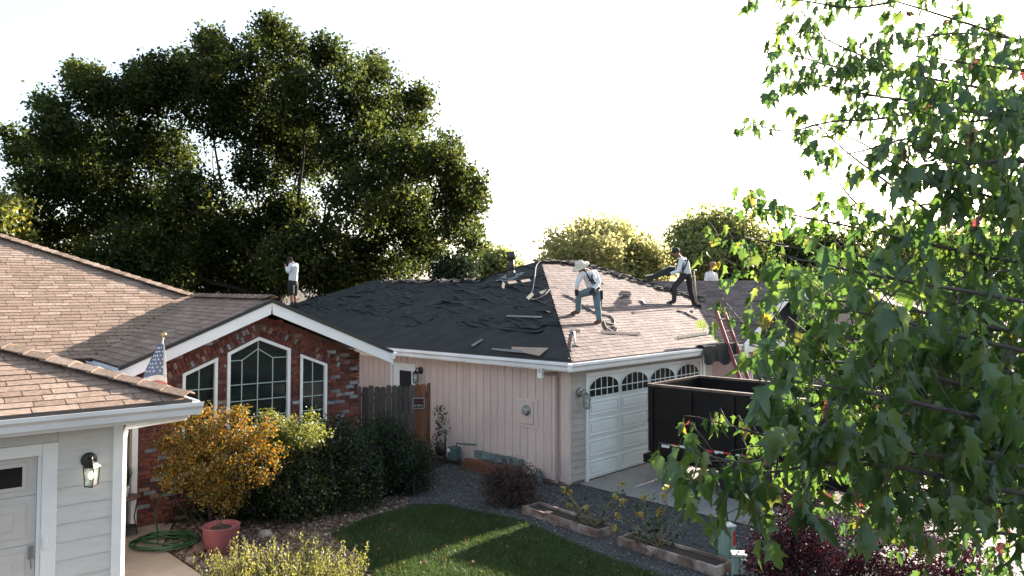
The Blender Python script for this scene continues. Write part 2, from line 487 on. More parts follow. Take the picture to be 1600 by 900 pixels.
def gutter_mesh(mb, a, b, out, h=0.13, w=0.12, m=0):
    """K-style gutter from a to b (top back edge), out = outward unit vector"""
    a, b, o = Vector(a), Vector(b), Vector(out).normalized()
    prof = [(0, 0), (0, -h), (w * .62, -h), (w * .72, -h * .55), (w, -h * .3), (w, 0), (w - .012, 0), (w - .012, -.02), (.012, -.02)]
    P0 = [a + o * x + Vector((0, 0, z)) for x, z in prof]
    P1 = [b + o * x + Vector((0, 0, z)) for x, z in prof]
    n = len(prof)
    mb.add(P0 + P1, [tuple(range(n)), tuple(range(n, 2 * n))[::-1]] + [(i, (i + 1) % n, n + (i + 1) % n, n + i) for i in range(n)], m)

def text_mesh(txt, size, mat, name, parent, mtx, extrude=0.002):
    cu = bpy.data.curves.new(name, 'FONT'); cu.body = txt; cu.size = size; cu.extrude = extrude
    cu.align_x = 'CENTER'; cu.align_y = 'CENTER'; cu.resolution_u = 2
    tmp = bpy.data.objects.new(name, cu); C.objects.link(tmp)
    dg = bpy.context.evaluated_depsgraph_get()
    me = bpy.data.meshes.new_from_object(tmp.evaluated_get(dg))
    bpy.data.objects.remove(tmp); bpy.data.curves.remove(cu)
    me.name = name; me.materials.clear()
    o = link(name, me, mat, parent); o.matrix_basis = mtx
    return o

# ------------------------------------------------------------------ foliage
def leaf_quads(P, L, W, up=0.3, droop=None):
    n = len(P)
    a = rng.normal(size=(n, 3))
    if droop is not None: a = a * 0.7 + np.array(droop)
    a /= np.linalg.norm(a, axis=1)[:, None]
    b = rng.normal(size=(n, 3)); b[:, 2] *= (1 - up)
    b -= (b * a).sum(1)[:, None] * a
    b /= np.linalg.norm(b, axis=1)[:, None]
    nn = np.cross(a, b)
    L = np.broadcast_to(L, n)[:, None] if np.ndim(L) else np.full((n, 1), L)
    W = np.broadcast_to(W, n)[:, None] if np.ndim(W) else np.full((n, 1), W)
    V = np.empty((n, 4, 3))
    V[:, 0] = P - a * L * .5
    V[:, 1] = P + b * W * .5 + nn * W * .18 - a * L * .05
    V[:, 2] = P + a * L * .5
    V[:, 3] = P - b * W * .5 + nn * W * .18 - a * L * .05
    Fc = np.arange(n * 4).reshape(n, 4)
    return V.reshape(-1, 3), Fc

def clump_points(lobes, n_clump, per, sig, shell=0.35, flat=1.0):
    """clump centres spread through ellipsoid lobes (cx,cy,cz,rx,ry,rz), leaves scattered round each"""
    lobes = np.array(lobes, dtype=float)
    vol = (lobes[:, 3] * lobes[:, 4] * lobes[:, 5]) ** (2 / 3); pr = vol / vol.sum()
    idx = rng.choice(len(lobes), n_clump, p=pr)
    d = rng.normal(size=(n_clump, 3)); d /= np.linalg.norm(d, axis=1)[:, None]
    r = 1 - shell * rng.random(n_clump) ** 1.3
    r[rng.random(n_clump) < 0.25] *= 0.6
    c = lobes[idx, :3] + d * r[:, None] * lobes[idx, 3:6]
    k = rng.integers(int(per * .5), int(per * 1.5) + 1, n_clump)
    ci = np.repeat(np.arange(n_clump), k)
    s = sig * rng.uniform(.6, 1.4, n_clump)
    P = c[ci] + np.clip(rng.normal(size=(len(ci), 3)), -1.5, 1.5) * s[ci][:, None] * np.array([1, 1, flat])
    return P, c

def branch(mb, a, b, r0, r1, bend=0.12, n=6, sides=7):
    a, b = Vector(a), Vector(b); L = (b - a).length
    pts, rad = [], []
    o1 = Vector([rnd.uniform(-1, 1) for _ in range(3)]) * L * bend
    for i in range(n + 1):
        t = i / n
        p = a.lerp(b, t) + o1 * math.sin(math.pi * t) + Vector((0, 0, -0.3 * bend * L * math.sin(math.pi * t)))
        if 0 < i < n: p += Vector([rnd.uniform(-1, 1) for _ in range(3)]) * L * 0.015
        pts.append(p); rad.append(r0 + (r1 - r0) * t ** .8)
    mb.tube(pts, rad, sides, 0)
    return pts

def tree(name, label, cat, base, lobes, mat, n_clump, per, sig, leaf, trunk_r, fork_z, group=None, limbs=14, twig=True, flat=1.0, shell=.4, trunks=1):
    root = empty(name, base, 0, label, cat, group)
    B = Vector(base)
    lb = [(x - B.x, y - B.y, z - B.z, a, b, c) for x, y, z, a, b, c in lobes]
    P, cc = clump_points(lb, n_clump, per, sig, shell, flat)
    V, Fc = leaf_quads(P, leaf * rng.uniform(.7, 1.3, len(P)), leaf * .62 * rng.uniform(.7, 1.3, len(P)))
    link("crown", mesh_np("crown", V, Fc), mat, root)
    mb = MB()
    top = Vector((rnd.uniform(-.3, .3), rnd.uniform(-.3, .3), fork_z))
    mb.tube([(0, 0, -.2), (0, 0, .15), top * .5, top], [trunk_r * 1.5, trunk_r * 1.1, trunk_r, trunk_r * .85], 10)
    order = sorted(lb, key=lambda q: -q[3])[:limbs]
    for q in order:
        c = Vector(q[:3])
        st = top * rnd.uniform(.75, 1.0)
        pts = branch(mb, st, c, trunk_r * rnd.uniform(.3, .45), trunk_r * .08, .1, 7)
        for k in range(2):
            d = Vector(rng.normal(size=3)).normalized()
            e = c + Vector((d.x * q[3], d.y * q[4], d.z * q[5])) * .8
            branch(mb, pts[rnd.randint(3, 6)], e, trunk_r * .16, trunk_r * .03, .1, 5, 5)
    mb.build("trunk", BARK, root, True)
    return root

def shrub(name, label, cat, base, lobes, mats, n_clump, per, sig, leaf, asp=.5, stems=8, group=None, droop=None, shell=.45, stem_mat=None, sigflat=1.0):
    """lobes relative to base; mats = one material, or list of (material, share)"""
    root = empty(name, base, 0, label, cat, group)
    P, cc = clump_points(lobes, n_clump, per, sig, shell, sigflat)
    P = P[P[:, 2] > 0.03]
    if not isinstance(mats, list): mats = [(mats, 1.0)]
    pick = rng.choice(len(mats), len(P), p=[m[1] for m in mats])
    for i, (mt, _) in enumerate(mats):
        Q = P[pick == i]
        V, Fc = leaf_quads(Q, leaf * rng.uniform(.6, 1.4, len(Q)), leaf * asp * rng.uniform(.7, 1.3, len(Q)), .3, droop)
        link("foliage", mesh_np("foliage", V, Fc), mt, root)
    mb = MB()
    for k in range(stems):
        q = lobes[k % len(lobes)]
        d = Vector(rng.normal(size=3)).normalized()
        e = Vector((q[0] + d.x * q[3] * .7, q[1] + d.y * q[4] * .7, q[2] + abs(d.z) * q[5] * .75))
        branch(mb, (rnd.uniform(-.1, .1), rnd.uniform(-.1, .1), 0), e, .016, .004, .08, 5, 5)
    mb.build("stems", stem_mat or BARK, root, True)
    return root
# ================================================================== GROUND
def sheet(name, pts, z, mat, kind="structure"):
    mb = MB(); mb.add([(p[0], p[1], z) for p in pts], [tuple(range(len(pts)))])
    o = mb.build(name, mat); tag(o, kind=kind); return o

sheet("ground", [(-400, -60), (400, -60), (400, 700), (-400, 700)], 0.0, SOIL)
PANG, LANG = R(47.5), R(40)
PO, LO = Vector((1.135, 15.77, 0)), Vector((-4.36, 14.2, 0))
PF = Matrix.Translation(PO) @ Matrix.Rotation(PANG, 4, 'Z')
LF = Matrix.Translation(LO) @ Matrix.Rotation(LANG, 4, 'Z')
def PW(x, y, z=0.0): return PF @ Vector((x, y, z))
def LW(x, y, z=0.0): return LF @ Vector((x, y, z))

drive = sheet("driveway", [PW(0.32, .02), PW(0.1, -3.0), PW(-.35, -14), PW(7.2, -14), PW(6.6, .02)], 0.012, CONC)
for k in range(1, 4):
    mb = MB(); a, b = PW(0.2, -3.2 * k, .014), PW(6.8, -3.2 * k, .014)
    mb.beam(a, b, .02, .006); mb.build("joint", SOIL, drive)
sheet("street", [PW(-40, -14.4), PW(-40, -22), PW(60, -22), PW(60, -14.4)], 0.008, M("asphalt", (.05, .05, .05), (.04, .04, .04), 8, .9, .3, 90))
sheet("front_walk", [(-7.6, 13.6), (-5.72, 13.35), (-5.35, 12.1), (-4.27, 10.95), (-3.2, 9.6), (-5.0, 7.6), (-7.6, 10.5)], 0.02, WALK)

LAWN = [(-0.6, 9.2), (-1.84, 10.87), (-2.28, 11.76), (-2.9, 12.75), (-2.55, 13.6), (-1.87, 14.3), (-1.25, 14.5), (-0.45, 13.95), (0.2, 13.5), (0.91, 12.4), (1.51, 11.6), (2.3, 10.7), (3.0, 9.4)]
sheet("lawn", LAWN, 0.006, M("lawn_soil", (.05, .06, .025), (.04, .045, .02), 5, 1.0, .6, 60))

def in_poly(P, poly):
    x, y = P[:, 0], P[:, 1]; ins = np.zeros(len(P), bool); j = len(poly) - 1
    for i in range(len(poly)):
        xi, yi = poly[i][0], poly[i][1]; xj, yj = poly[j][0], poly[j][1]
        c = ((yi > y) != (yj > y)) & (x < (xj - xi) * (y - yi) / (yj - yi + 1e-12) + xi)
        ins ^= c; j = i
    return ins

def scatter(poly, n):
    a = np.array([p[:2] for p in poly]); lo, hi = a.min(0), a.max(0)
    out = np.empty((0, 2))
    while len(out) < n:
        q = lo + rng.random((n * 2, 2)) * (hi - lo)
        out = np.r_[out, q[in_poly(q, poly)]]
    return out[:n]

# grass blades
G = scatter(LAWN, 80000)
G += rng.normal(size=G.shape) * .03
den = np.sin(G[:, 0] * 3.1 + 1) * np.sin(G[:, 1] * 2.3) * .5 + .5
n = len(G); ang = rng.random(n) * 2 * np.pi; h = rng.uniform(.03, .075, n) * (.7 + .5 * den); w = rng.uniform(.004, .008, n)
dx, dy = np.cos(ang) * w, np.sin(ang) * w
lean = rng.normal(size=(n, 2)) * .022
V = np.empty((n, 3, 3))
V[:, 0] = np.c_[G[:, 0] - dx, G[:, 1] - dy, np.full(n, .006)]
V[:, 1] = np.c_[G[:, 0] + dx, G[:, 1] + dy, np.full(n, .006)]
V[:, 2] = np.c_[G + lean, h]
GRASS = leaf_mat("lawn_grass", [(0, (.026, .054, .014)), (.5, (.038, .075, .018)), (.8, (.05, .088, .023)), (1, (.14, .12, .05))], .35, .03)
tag(link("grass", mesh_np("grass", V.reshape(-1, 3), np.arange(n * 3).reshape(n, 3)), GRASS), "short green lawn grass with a sunlit streak at the front", "grass", kind="stuff")

# gravel
OCT_V = np.array([(1, 0, 0), (-1, 0, 0), (0, 1, 0), (0, -1, 0), (0, 0, 1), (0, 0, -1)], float)
OCT_F = np.array([(0, 2, 4), (2, 1, 4), (1, 3, 4), (3, 0, 4), (2, 0, 5), (1, 2, 5), (3, 1, 5), (0, 3, 5)])
def pebbles(name, label, P2, smin, smax, mat, flat=.6):
    n = len(P2); s = rng.uniform(smin, smax, n) * rng.uniform(.7, 1.2, n)
    V = OCT_V[None] * s[:, None, None] * rng.uniform(.6, 1.3, (n, 6, 1)) * np.array([1, 1, flat])
    a = rng.random(n) * 6.28; ca, sa = np.cos(a)[:, None], np.sin(a)[:, None]
    X = V[:, :, 0] * ca - V[:, :, 1] * sa; Y = V[:, :, 0] * sa + V[:, :, 1] * ca
    W = np.stack([X + P2[:, 0:1], Y + P2[:, 1:2], V[:, :, 2] + (s * .3)[:, None]], -1)
    Fc = (OCT_F[None] + (np.arange(n) * 6)[:, None, None]).reshape(-1, 3)
    return tag(link(name, mesh_np(name, W.reshape(-1, 3), Fc), mat), label, "gravel", kind="stuff")
GRAVELM = ramp_mat("blue_grey_gravel", [(0, (.045, .045, .045)), (.5, (.09, .09, .088)), (.9, (.15, .145, .14)), (1, (.28, .27, .25))], .9, 0, .2)
GRAVELB = ramp_mat("brown_river_stone", [(0, (.07, .045, .034)), (.5, (.13, .09, .07)), (.85, (.19, .145, .12)), (1, (.32, .28, .25))], .85, 0, .2)
GR = [PW(0.0, 3.2), PW(.3, .1), PW(0.08, -3.0), PW(-.3, -8), PW(-4.0, -8), (2.3, 10.6), (1.51, 11.6), (.91, 12.4), (.2, 13.5), (-.45, 13.95), (-1.25, 14.55), (-1.95, 14.6), (-1.95, 16.6), (-1.4, 18.0)]
sheet("gravel_bed", GR, 0.004, M("gravel_fines", (.07, .072, .075), (.05, .052, .055), 30, 1.0, .8, 90))
pebbles("gravel", "blue grey gravel around the planters beside the driveway", scatter(GR, 24000), .010, .025, GRAVELM)
GL = [(-5.7, 13.4), (-5.3, 12.1), (-4.2, 10.95), (-3.3, 9.8), (-1.6, 9.6), (-1.86, 10.85), (-2.3, 11.75), (-2.92, 12.75), (-2.57, 13.62), (-1.9, 14.35), (-1.95, 15.2), (-3.2, 14.6), (-4.6, 14.2)]
sheet("stone_bed", GL, 0.005, M("stone_bed_soil", (.07, .05, .04), (.05, .036, .03), 20, 1.0, .8, 60))
pebbles("river_stone", "brown river stones bordering the lawn around the pink pot", scatter(GL, 6500), .018, .05, GRAVELB)

# ================================================================== LEFT HOUSE (tan roof, brick gable)
house = empty("tan_roof_house", LO, LANG, "house with tan shingle roof, red brick gable and grey garage wing", "house")
EZ, PK, HW, SL = 2.72, 3.77, 2.5, 0.42
GZ, GS, GX, GY = 2.65, 0.34, -2.67, -3.9
wall = MB()
wall.bb(-9.2, -3.42, -3.40, 6.0, 0, 2.62)            # garage wing core
wall.bb(-9.2, -2.25, 2.2, 9.0, 0, 2.62)
wall.bb(-9.2, 2.0, 6.0, 12.0, 0, 2.62)
wall.bb(1.86, 1.985, .47, 6.0, 0, 2.70)              # right wall behind the brick
wo = wall.build("wall", SIDING, house)

roof = MB()
# garage wing hip roof
def gz(d): return GZ + GS * d
RX, RY = GX - 3.0, GY + 3.0
g_top = gz(3.0)
slab(roof, [(GX, GY, GZ), (GX - 6, GY, GZ), (RX, RY, g_top)])
slab(roof, [(GX, GY, GZ), (RX, RY, g_top), (RX, 6, g_top), (GX, 6, GZ)])
slab(roof, [(GX - 6, GY, GZ), (GX - 6, 6, GZ), (RX, 6, g_top), (RX, RY, g_top)])
# main roof
slab(roof, [(-HW, 1.94, EZ), (0, 4.44, PK), (-3.6, 8.04, PK + 3.6 * SL), (-13, 8.04, PK + 3.6 * SL), (-13, 1.94, EZ)])
slab(roof, [(-13, 8.04, PK + 3.6 * SL), (-3.6, 8.04, PK + 3.6 * SL), (2.5, 14.14, EZ), (-13, 14.14, EZ)])
# gable wing
slab(roof, [(-HW, 0, EZ), (0, 0, PK), (0, 4.44, PK), (-HW, 1.94, EZ)])
slab(roof, [(0, 0, PK), (HW, 0, EZ), (HW, 14.14, EZ), (-3.6, 8.04, PK + 3.6 * SL), (0, 4.44, PK)])
ro = roof.build("roof", TANBASE, house)

pc = Pieces(ro, "shingle", TABV, TABF, TAN, LF)
run = lambda s: math.sqrt(1 + s * s)
kG, kM = run(GS), run(SL)
shingles(pc, (GX, GY - .03, GZ - .01), (-1, 0, 0), (0, 1, GS), [(0, 0), (6, 0), (3, 3 * kG)], .145, .28, .5)
shingles(pc, (0, 1.94, EZ), (-1, 0, 0), (0, 1, SL), [(HW, 0), (12, 0), (12, 6.1 * kM), (3.6, 6.1 * kM), (0, 2.5 * kM)], .145, .26, .46)
shingles(pc, (-HW - .02, 0, EZ), (0, 1, 0), (1, 0, SL), [(-.02, 0), (1.94, 0), (4.44, HW * kM), (-.02, HW * kM)], .145, .26, .46)
pc.finish(300)
pc = Pieces(ro, "hip_cap", CAPV, CAPF, TAN, LF)
caps(pc, (GX, GY, GZ + .03), (RX, RY, g_top + .03), .14, .30, .045)
caps(pc, (0, 4.44, PK + .03), (-3.6, 8.04, PK + 3.6 * SL + .03), .15, .26, .045)
caps(pc, (0, 0, PK + .02), (0, 4.4, PK + .02), .13, .26, .05)
pc.finish(300)
mb = MB(); mb.beam((GX + .02, GY - .035, GZ - .028), (GX - 6, GY - .035, GZ - .028), .03, .045); mb.build("drip_edge", BLACKM, ro)
for (a, b) in (((-HW - .04, -.03, EZ - .035), (0, -.03, PK - .02)), ((0, -.03, PK - .02), (HW + .04, -.03, EZ - .035))):
    mb = MB(); mb.beam(a, b, .035, .055); mb.build("drip_edge", BLACKM, ro)

# rakes, fascia, gutters, soffits
for sx in (-1, 1):
    mb = MB()
    mb.prism([(0, -.02, PK - .06), (sx * (HW + .05), -.02, EZ - .08), (sx * (HW + .05), -.02, EZ - .27), (sx * .02, -.02, PK - .27)][::-sx], (0, .035, 0))
    mb.build("rake_board", WHITE, house)
    mb = MB(); slab(mb, [(0, .0, PK - .11), (sx * HW, .0, EZ - .12), (sx * HW, .5, EZ - .12), (0, .5, PK - .11)][::-1 if sx < 0 else 1], .02)
    mb.build("soffit", WHITE, house)
    mb = MB(); gutter_mesh(mb, (sx * HW, -.05, EZ - .04), (sx * HW, 1.9 if sx < 0 else 5.5, EZ - .04), (sx, 0, 0)); mb.build("gutter", GUTTER, house)
mb = MB(); gutter_mesh(mb, (GX + .13, GY, GZ - .035), (GX - 6.1, GY, GZ - .035), (0, -1, 0), .15, .13); mb.build("gutter", GUTTER, house)
mb = MB(); gutter_mesh(mb, (GX, GY - .0, GZ - .035), (GX, 1.9, GZ - .035), (1, 0, 0), .15, .13); mb.build("gutter", GUTTER, house)
mb = MB(); mb.bb(GX - 6, GX, GY, GY + .03, GZ - .22, GZ - .05); mb.build("fascia", WHITE, house)
mb = MB(); mb.bb(GX - .03, GX, GY + .03, 2, GZ - .22, GZ - .05); mb.build("fascia", WHITE, house)
mb = MB(); mb.bb(GX - 6, GX, GY + .03, GY + .5, GZ - .24, GZ - .21); mb.bb(GX - .75, GX - .03, GY + .5, 2, GZ - .24, GZ - .21); mb.build("soffit", WHITE, house)
# downspout elbow under the corner
mb = MB(); mb.tube([(GX + .06, GY + .25, GZ - .17), (GX + .05, GY + .3, GZ - .27), (-3.20, GY + .62, GZ - .36), (-3.23, GY + .64, GZ - .5), (-3.23, GY + .64, .1)], .035, 8)
mb.build("downspout", GUTTER, house)

# garage wing front: lap siding, corner trim, garage door
YW = -3.45
for k in range(13):
    z0 = .05 + k * .2045 + .02
    mb = MB()
    mb.add([(-3.97, YW + .05, z0), (-3.39, YW + .05, z0), (-3.39, YW - .012, z0), (-3.97, YW - .012, z0),
            (-3.97, YW + .05, z0 + .204), (-3.39, YW + .05, z0 + .204), (-3.39, YW + .006, z0 + .204), (-3.97, YW + .006, z0 + .204)], [tuple(reversed(f)) for f in BOXF])
    if z0 < 2.42: mb.build("siding_board", SIDING, house)
for k in range(2):
    mb = MB(); z0 = 2.235 + k * .1; mb.bb(-9.2, -3.975, YW + .0, YW + .05, z0, z0 + .098); mb.build("siding_board", SIDING, house)
mb = MB(); mb.bb(-3.395, -3.29, YW - .022, YW + .08, 0, 2.42); mb.build("corner_trim", WHITE, house)
mb = MB(); mb.bb(-3.37, -3.288, YW + .082, YW + .17, 0, 2.42); mb.build("corner_trim", WHITE, house)
for k in range(12):
    z0 = .05 + k * .2; mb = MB(); mb.bb(-3.42, -3.32, YW + .17, 2.1, z0, z0 + .19); mb.build("siding_board", SIDING, house)
# door trim
mb = MB(); mb.bb(-4.125, -3.972, YW - .026, YW + .05, 0, 2.232); o = mb.build("door_trim", WHITE, house); bevel(o)
mb = MB(); mb.bb(-8.9, -4.126, YW - .026, YW + .05, 2.10, 2.232); o = mb.build("door_trim", WHITE, house); bevel(o)
mb = MB(); mb.bb(-4.165, -4.127, YW + .0, YW + .05, 0, 2.098); mb.build("door_stop", WHITE, house)
gd = MB()
gd.bb(-8.8, -4.166, YW + .055, YW + .075, .02, 2.098)
gdo = gd.build("garage_door", LDOOR, house)
sect = [.03, .58, 1.12, 1.665, 2.095]
for i in range(4):
    mb = MB(); mb.bb(-8.8, -4.168, YW + .035, YW + .054, sect[i] + .006, sect[i + 1] - .006); mb.build("door_section", LDOOR, gdo)
    for j in range(3):
        xr = -4.27 - j * .95
        z0, z1 = sect[i] + .09, sect[i + 1] - .08
        mb = MB()
        if i == 3:
            for (a, b, c, d) in ((xr - .82, xr, z0 - .02, z0 + .02), (xr - .82, xr, z1 - .02, z1 + .02), (xr - .82, xr - .78, z0 + .02, z1 - .02), (xr - .04, xr, z0 + .02, z1 - .02)):
                mb.bb(a, b, YW + .016, YW + .034, c, d)
            f = mb.build("window_frame", LDOOR, gdo)
            mb = MB(); mb.bb(xr - .78, xr - .04, YW + .026, YW + .034, z0 + .02, z1 - .02); mb.build("pane", M("black_door_glass", (.008, .008, .01), (.012, .012, .014), 3, .08, spec=.5), gdo)
        else:
            mb.bb(xr - .82, xr, YW + .022, YW + .034, z0, z1); mb.build("raised_panel", LDOOR, gdo)
            mb = MB(); mb.bb(xr - .70, xr - .12, YW + .010, YW + .021, z0 + .09, z1 - .09); bevel(mb.build("raised_panel", LDOOR, gdo), .006)
mb = MB(); mb.bb(-4.235, -4.19, YW + .012, YW + .034, .96, 1.1); mb.tube([(-4.212, YW + .0, .98), (-4.212, YW - .01, .93), (-4.205, YW, .86)], .008, 6)
mb.build("lock_handle", GREYM, gdo)
mb = MB(); mb.bb(-4.11, -4.055, YW - .05, YW - .027, 1.06, 1.2); bevel(mb.build("keypad", WHITE, house), .008)

# brick gable
YB = .35
bw = MB()
wins = {  # outline (x,z) of each brick opening
    "left": [(-1.43, .75), (-.83, .75), (-.83, 2.745), (-1.43, 2.495)],
    "centre": [(-.66, .75), (.53, .75), (.53, 2.835), (-.085, 3.08), (-.66, 2.815)],
    "right": [(.73, 1.36), (1.285, 1.36), (1.285, 2.50), (.73, 2.72)],
}
# recessed wall behind the brick, with openings (built of strips)
def zroof(x): return PK - .26 - SL * abs(x)
for (x0, x1) in ((-2.12, -1.43), (-.83, -.66), (.53, .73), (1.285, 1.96)):
    bw.prism([(x0, YB + .02, 0), (x1, YB + .02, 0), (x1, YB + .02, zroof(x1)), (x0, YB + .02, zroof(x0))], (0, .1, 0))
for key, w_ in wins.items():
    xs = [p[0] for p in w_]; x0, x1 = min(xs), max(xs); zb = w_[0][1]
    bw.prism([(x0, YB + .02, 0), (x1, YB + .02, 0), (x1, YB + .02, zb), (x0, YB + .02, zb)], (0, .1, 0))
    top = sorted([p for p in w_ if p[1] > zb + .01])
    for a, b in zip(top[:-1], top[1:]):
        if b[0] > a[0]: bw.prism([(a[0], YB + .02, a[1]), (b[0], YB + .02, b[1]), (b[0], YB + .02, zroof(b[0])), (a[0], YB + .02, zroof(a[0]))], (0, .1, 0))
bwo = bw.build("brick_wall", MORTAR, house)
def inside(p, poly):
    return bool(in_poly(np.array([[p[0], p[1]]]), poly)[0])
def wtop(key, x):
    top = sorted([p for p in wins[key] if p[1] > 1.4])
    for a, b in zip(top[:-1], top[1:]):
        if a[0] <= x <= b[0] and b[0] > a[0]: return a[1] + (b[1] - a[1]) * (x - a[0]) / (b[0] - a[0])
    return None
# soldier band follows one line over all three windows, peak to eave
def band(x):   # underside of soldier band
    t = -.085
    return 3.10 - (.44 if x < t else .42) * abs(x - t)
UB = [(-.5, 0, -.5), (.5, 0, -.5), (.5, 1, -.5), (-.5, 1, -.5), (-.5, 0, .5), (.5, 0, .5), (.5, 1, .5), (-.5, 1, .5)]
bp = Pieces(bwo, "brick", UB, BOXF, BRICK, LF)
bl, bh, jt = .20, .060, .010
row = 0; z = .03
while z < 3.6:
    x = -2.12 - (bl / 2 if row % 2 else 0)
    while x < 1.97:
        a, b = max(x, -2.12), min(x + bl, 1.965)
        segs = [(a, b)]
        zc = z + bh / 2
        for key, w_ in wins.items():
            xs = [p[0] for p in w_]; zs = [p[1] for p in w_]
            new = []
            for (s, e) in segs:
                # cut away where inside window (sampled)
                N = 8; flags = []
                for i in range(N):
                    xm = s + (e - s) * (i + .5) / N
                    flags.append(not (inside((xm, zc), w_) or inside((xm, zc + .03), w_) or inside((xm, zc - .03), w_)))
                i = 0
                while i < N:
                    if flags[i]:
                        j = i
                        while j < N and flags[j]: j += 1
                        new.append((s + (e - s) * i / N, s + (e - s) * j / N)); i = j
                    else: i += 1
            segs = new
        for (s, e) in segs:
            xm = (s + e) / 2
            bu = band(xm)
            if e - s < .03 or zc > zroof(xm) - .03: continue
            if bu - .01 < zc < bu + .225 and -1.75 < xm < 1.65: continue
            if zc + .03 > zroof(xm) : continue
            pr = .013 + rnd.uniform(-.004, .007)
            bp.add(basis((xm, YB + .02 - pr, zc), (e - s - jt, 0, 0), (0, .05, 0), (0, 0, bh)))
        x += bl
    z += bh + jt; row += 1
# soldier course, two rings of tilted headers
for sgn, x_end in ((-1, -1.75), (1, 1.65)):
    t0 = -.085; d = Vector((sgn, 0, -.43)).normalized(); nrm = Vector((-d.z * sgn * -1, 0, 0))
    nv = Vector((.43 * sgn, 0, 1)).normalized()
    s = .035
    while True:
        base = Vector((t0, 0, 3.10)) + d * s
        if (base.x - x_end) * sgn > 0: break
        for ring in range(2):
            c = base + nv * (.055 + ring * .105)
            if c.z + .05 < zroof(c.x):
                pr = .018 + rnd.uniform(-.004, .008)
                bp.add(basis((c.x, YB + .02 - pr, c.z), d * .058 * sgn, (0, .05, 0), nv * .096))
        s += .068
# right return of the brick corner
z = .03; row = 0
while z < 2.62:
    y = YB + .03
    for k in range(3):
        ln = .19 if (row + k) % 2 else .10
        if y < .62: bp.add(basis((1.965, y + ln / 2, z + bh / 2), (0, ln - jt, 0), (.045, 0, 0), (0, 0, bh)))
        y += ln
    z += bh + jt; row += 1
bp.finish(300)

# windows
def window(key, frame_w, muntins):
    w_ = wins[key]
    n_ = len(w_)
    cx, cz = sum(p[0] for p in w_) / n_, sum(p[1] for p in w_) / n_
    mb = MB(); mb.prism([(x, YB + .055, z) for x, z in w_], (0, .006, 0)); root = mb.build("window", GLASS, house)
    for i in range(n_):
        a, b = Vector((w_[i][0], 0, w_[i][1])), Vector((w_[(i + 1) % n_][0], 0, w_[(i + 1) % n_][1]))
        d = (b - a).normalized(); inn = Vector((-d.z, 0, d.x))
        mb = MB()
        A = [a, b, b + inn * frame_w - d * frame_w * .3, a + inn * frame_w + d * frame_w * .3]
        mb.prism([Vector((p.x, YB - .012 + .0015 * (i % 2), p.z)) for p in A], (0, .075, 0)); mb.build("frame", WHITE, root)
    for (a, b) in muntins:
        mb = MB(); mb.beam((a[0], YB + .045, a[1]), (b[0], YB + .045, b[1]), .014, .018, up=(0, 1, 0)); mb.build("muntin", MUNTIN, root)
    return root
c = window("centre", .055, [((-.085, 3.02), (-.085, .8)), ((-.38, 2.665), (-.38, .8)), ((.20, 2.68), (.20, .8)), ((-.62, 2.665), (-.38, 2.665)), ((-.38, 2.665), (-.085, 2.86)),
                            ((-.085, 2.86), (.20, 2.68)), ((.20, 2.68), (.49, 2.68)), ((-.62, 2.225), (.49, 2.225)), ((-.62, 1.93), (.49, 1.93)), ((-.62, 1.63), (.49, 1.63)), ((-.62, 1.33), (.49, 1.33))])
window("left", .05, [((-1.14, 2.6), (-1.14, .8)), ((-1.4, 2.2), (-.86, 2.2)), ((-1.4, 1.87), (-.86, 1.87)), ((-1.4, 1.54), (-.86, 1.54)), ((-1.4, 1.2), (-.86, 1.2))])
window("right", .05, [((1.0, 2.58), (1.0, 1.42)), ((.76, 2.17), (1.25, 2.17)), ((.76, 1.9), (1.25, 1.9)), ((.76, 1.63), (1.25, 1.63))])
mb = MB(); mb.bb(-.64, .51, YB + .12, YB + .16, 1.98, 2.16); mb.build("blind_rail", BLIND, house)
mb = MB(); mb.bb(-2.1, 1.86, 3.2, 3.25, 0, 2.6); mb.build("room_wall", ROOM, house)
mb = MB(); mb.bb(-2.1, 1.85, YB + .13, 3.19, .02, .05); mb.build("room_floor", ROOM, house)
# entry recess: post and trim beside the brick, beige wall
mb = MB(); mb.bb(-2.225, -2.135, YB - .03, YB + .1, 0, 2.5); mb.build("corner_post", WHITE, house)
mb = MB(); mb.bb(-3.3, -2.23, 2.08, 2.19, 0, 2.6); mb.build("entry_wall", M("beige_entry_wall", (.42, .34, .27), (.38, .30, .24), 4, .8), house)
mb = MB(); mb.bb(-2.23, -2.14, YB + .12, 2.07, 0, 2.55); mb.build("entry_wall", M("beige_side_wall", (.42, .34, .27), (.38, .30, .24), 4, .8), house)
# ================================================================== PINK HOUSE
pink = empty("pink_house", PO, PANG, "pink board-sided house being reroofed, with white garage door", "house")
PE, PS = 2.54, 0.4167
def pz(d): return PE + PS * d
core = MB()
core.bb(.05, 13.6, .05, 14.2, 0, 2.45)
core.build("wall", PINKBACK, pink)
# left side: vertical board siding
y = 0.0; i = 0
bw_ = .218
while y < 14.2:
    mb = MB(); e = min(y + bw_, 14.2)
    if not (4.70 <= y + .11 <= 5.63):
        mb.bb(.0, .045, y + .006, e - .006, .08, 2.46); mb.build("siding_board", PINK, pink)
    else:
        mb.bb(.0, .045, y + .006, e - .006, 2.14, 2.46); mb.build("siding_board", PINK, pink)
    y = e; i += 1
mb = MB(); mb.bb(-.012, .07, -.012, .09, .06, 2.44); mb.build("corner_board", PINK, pink)
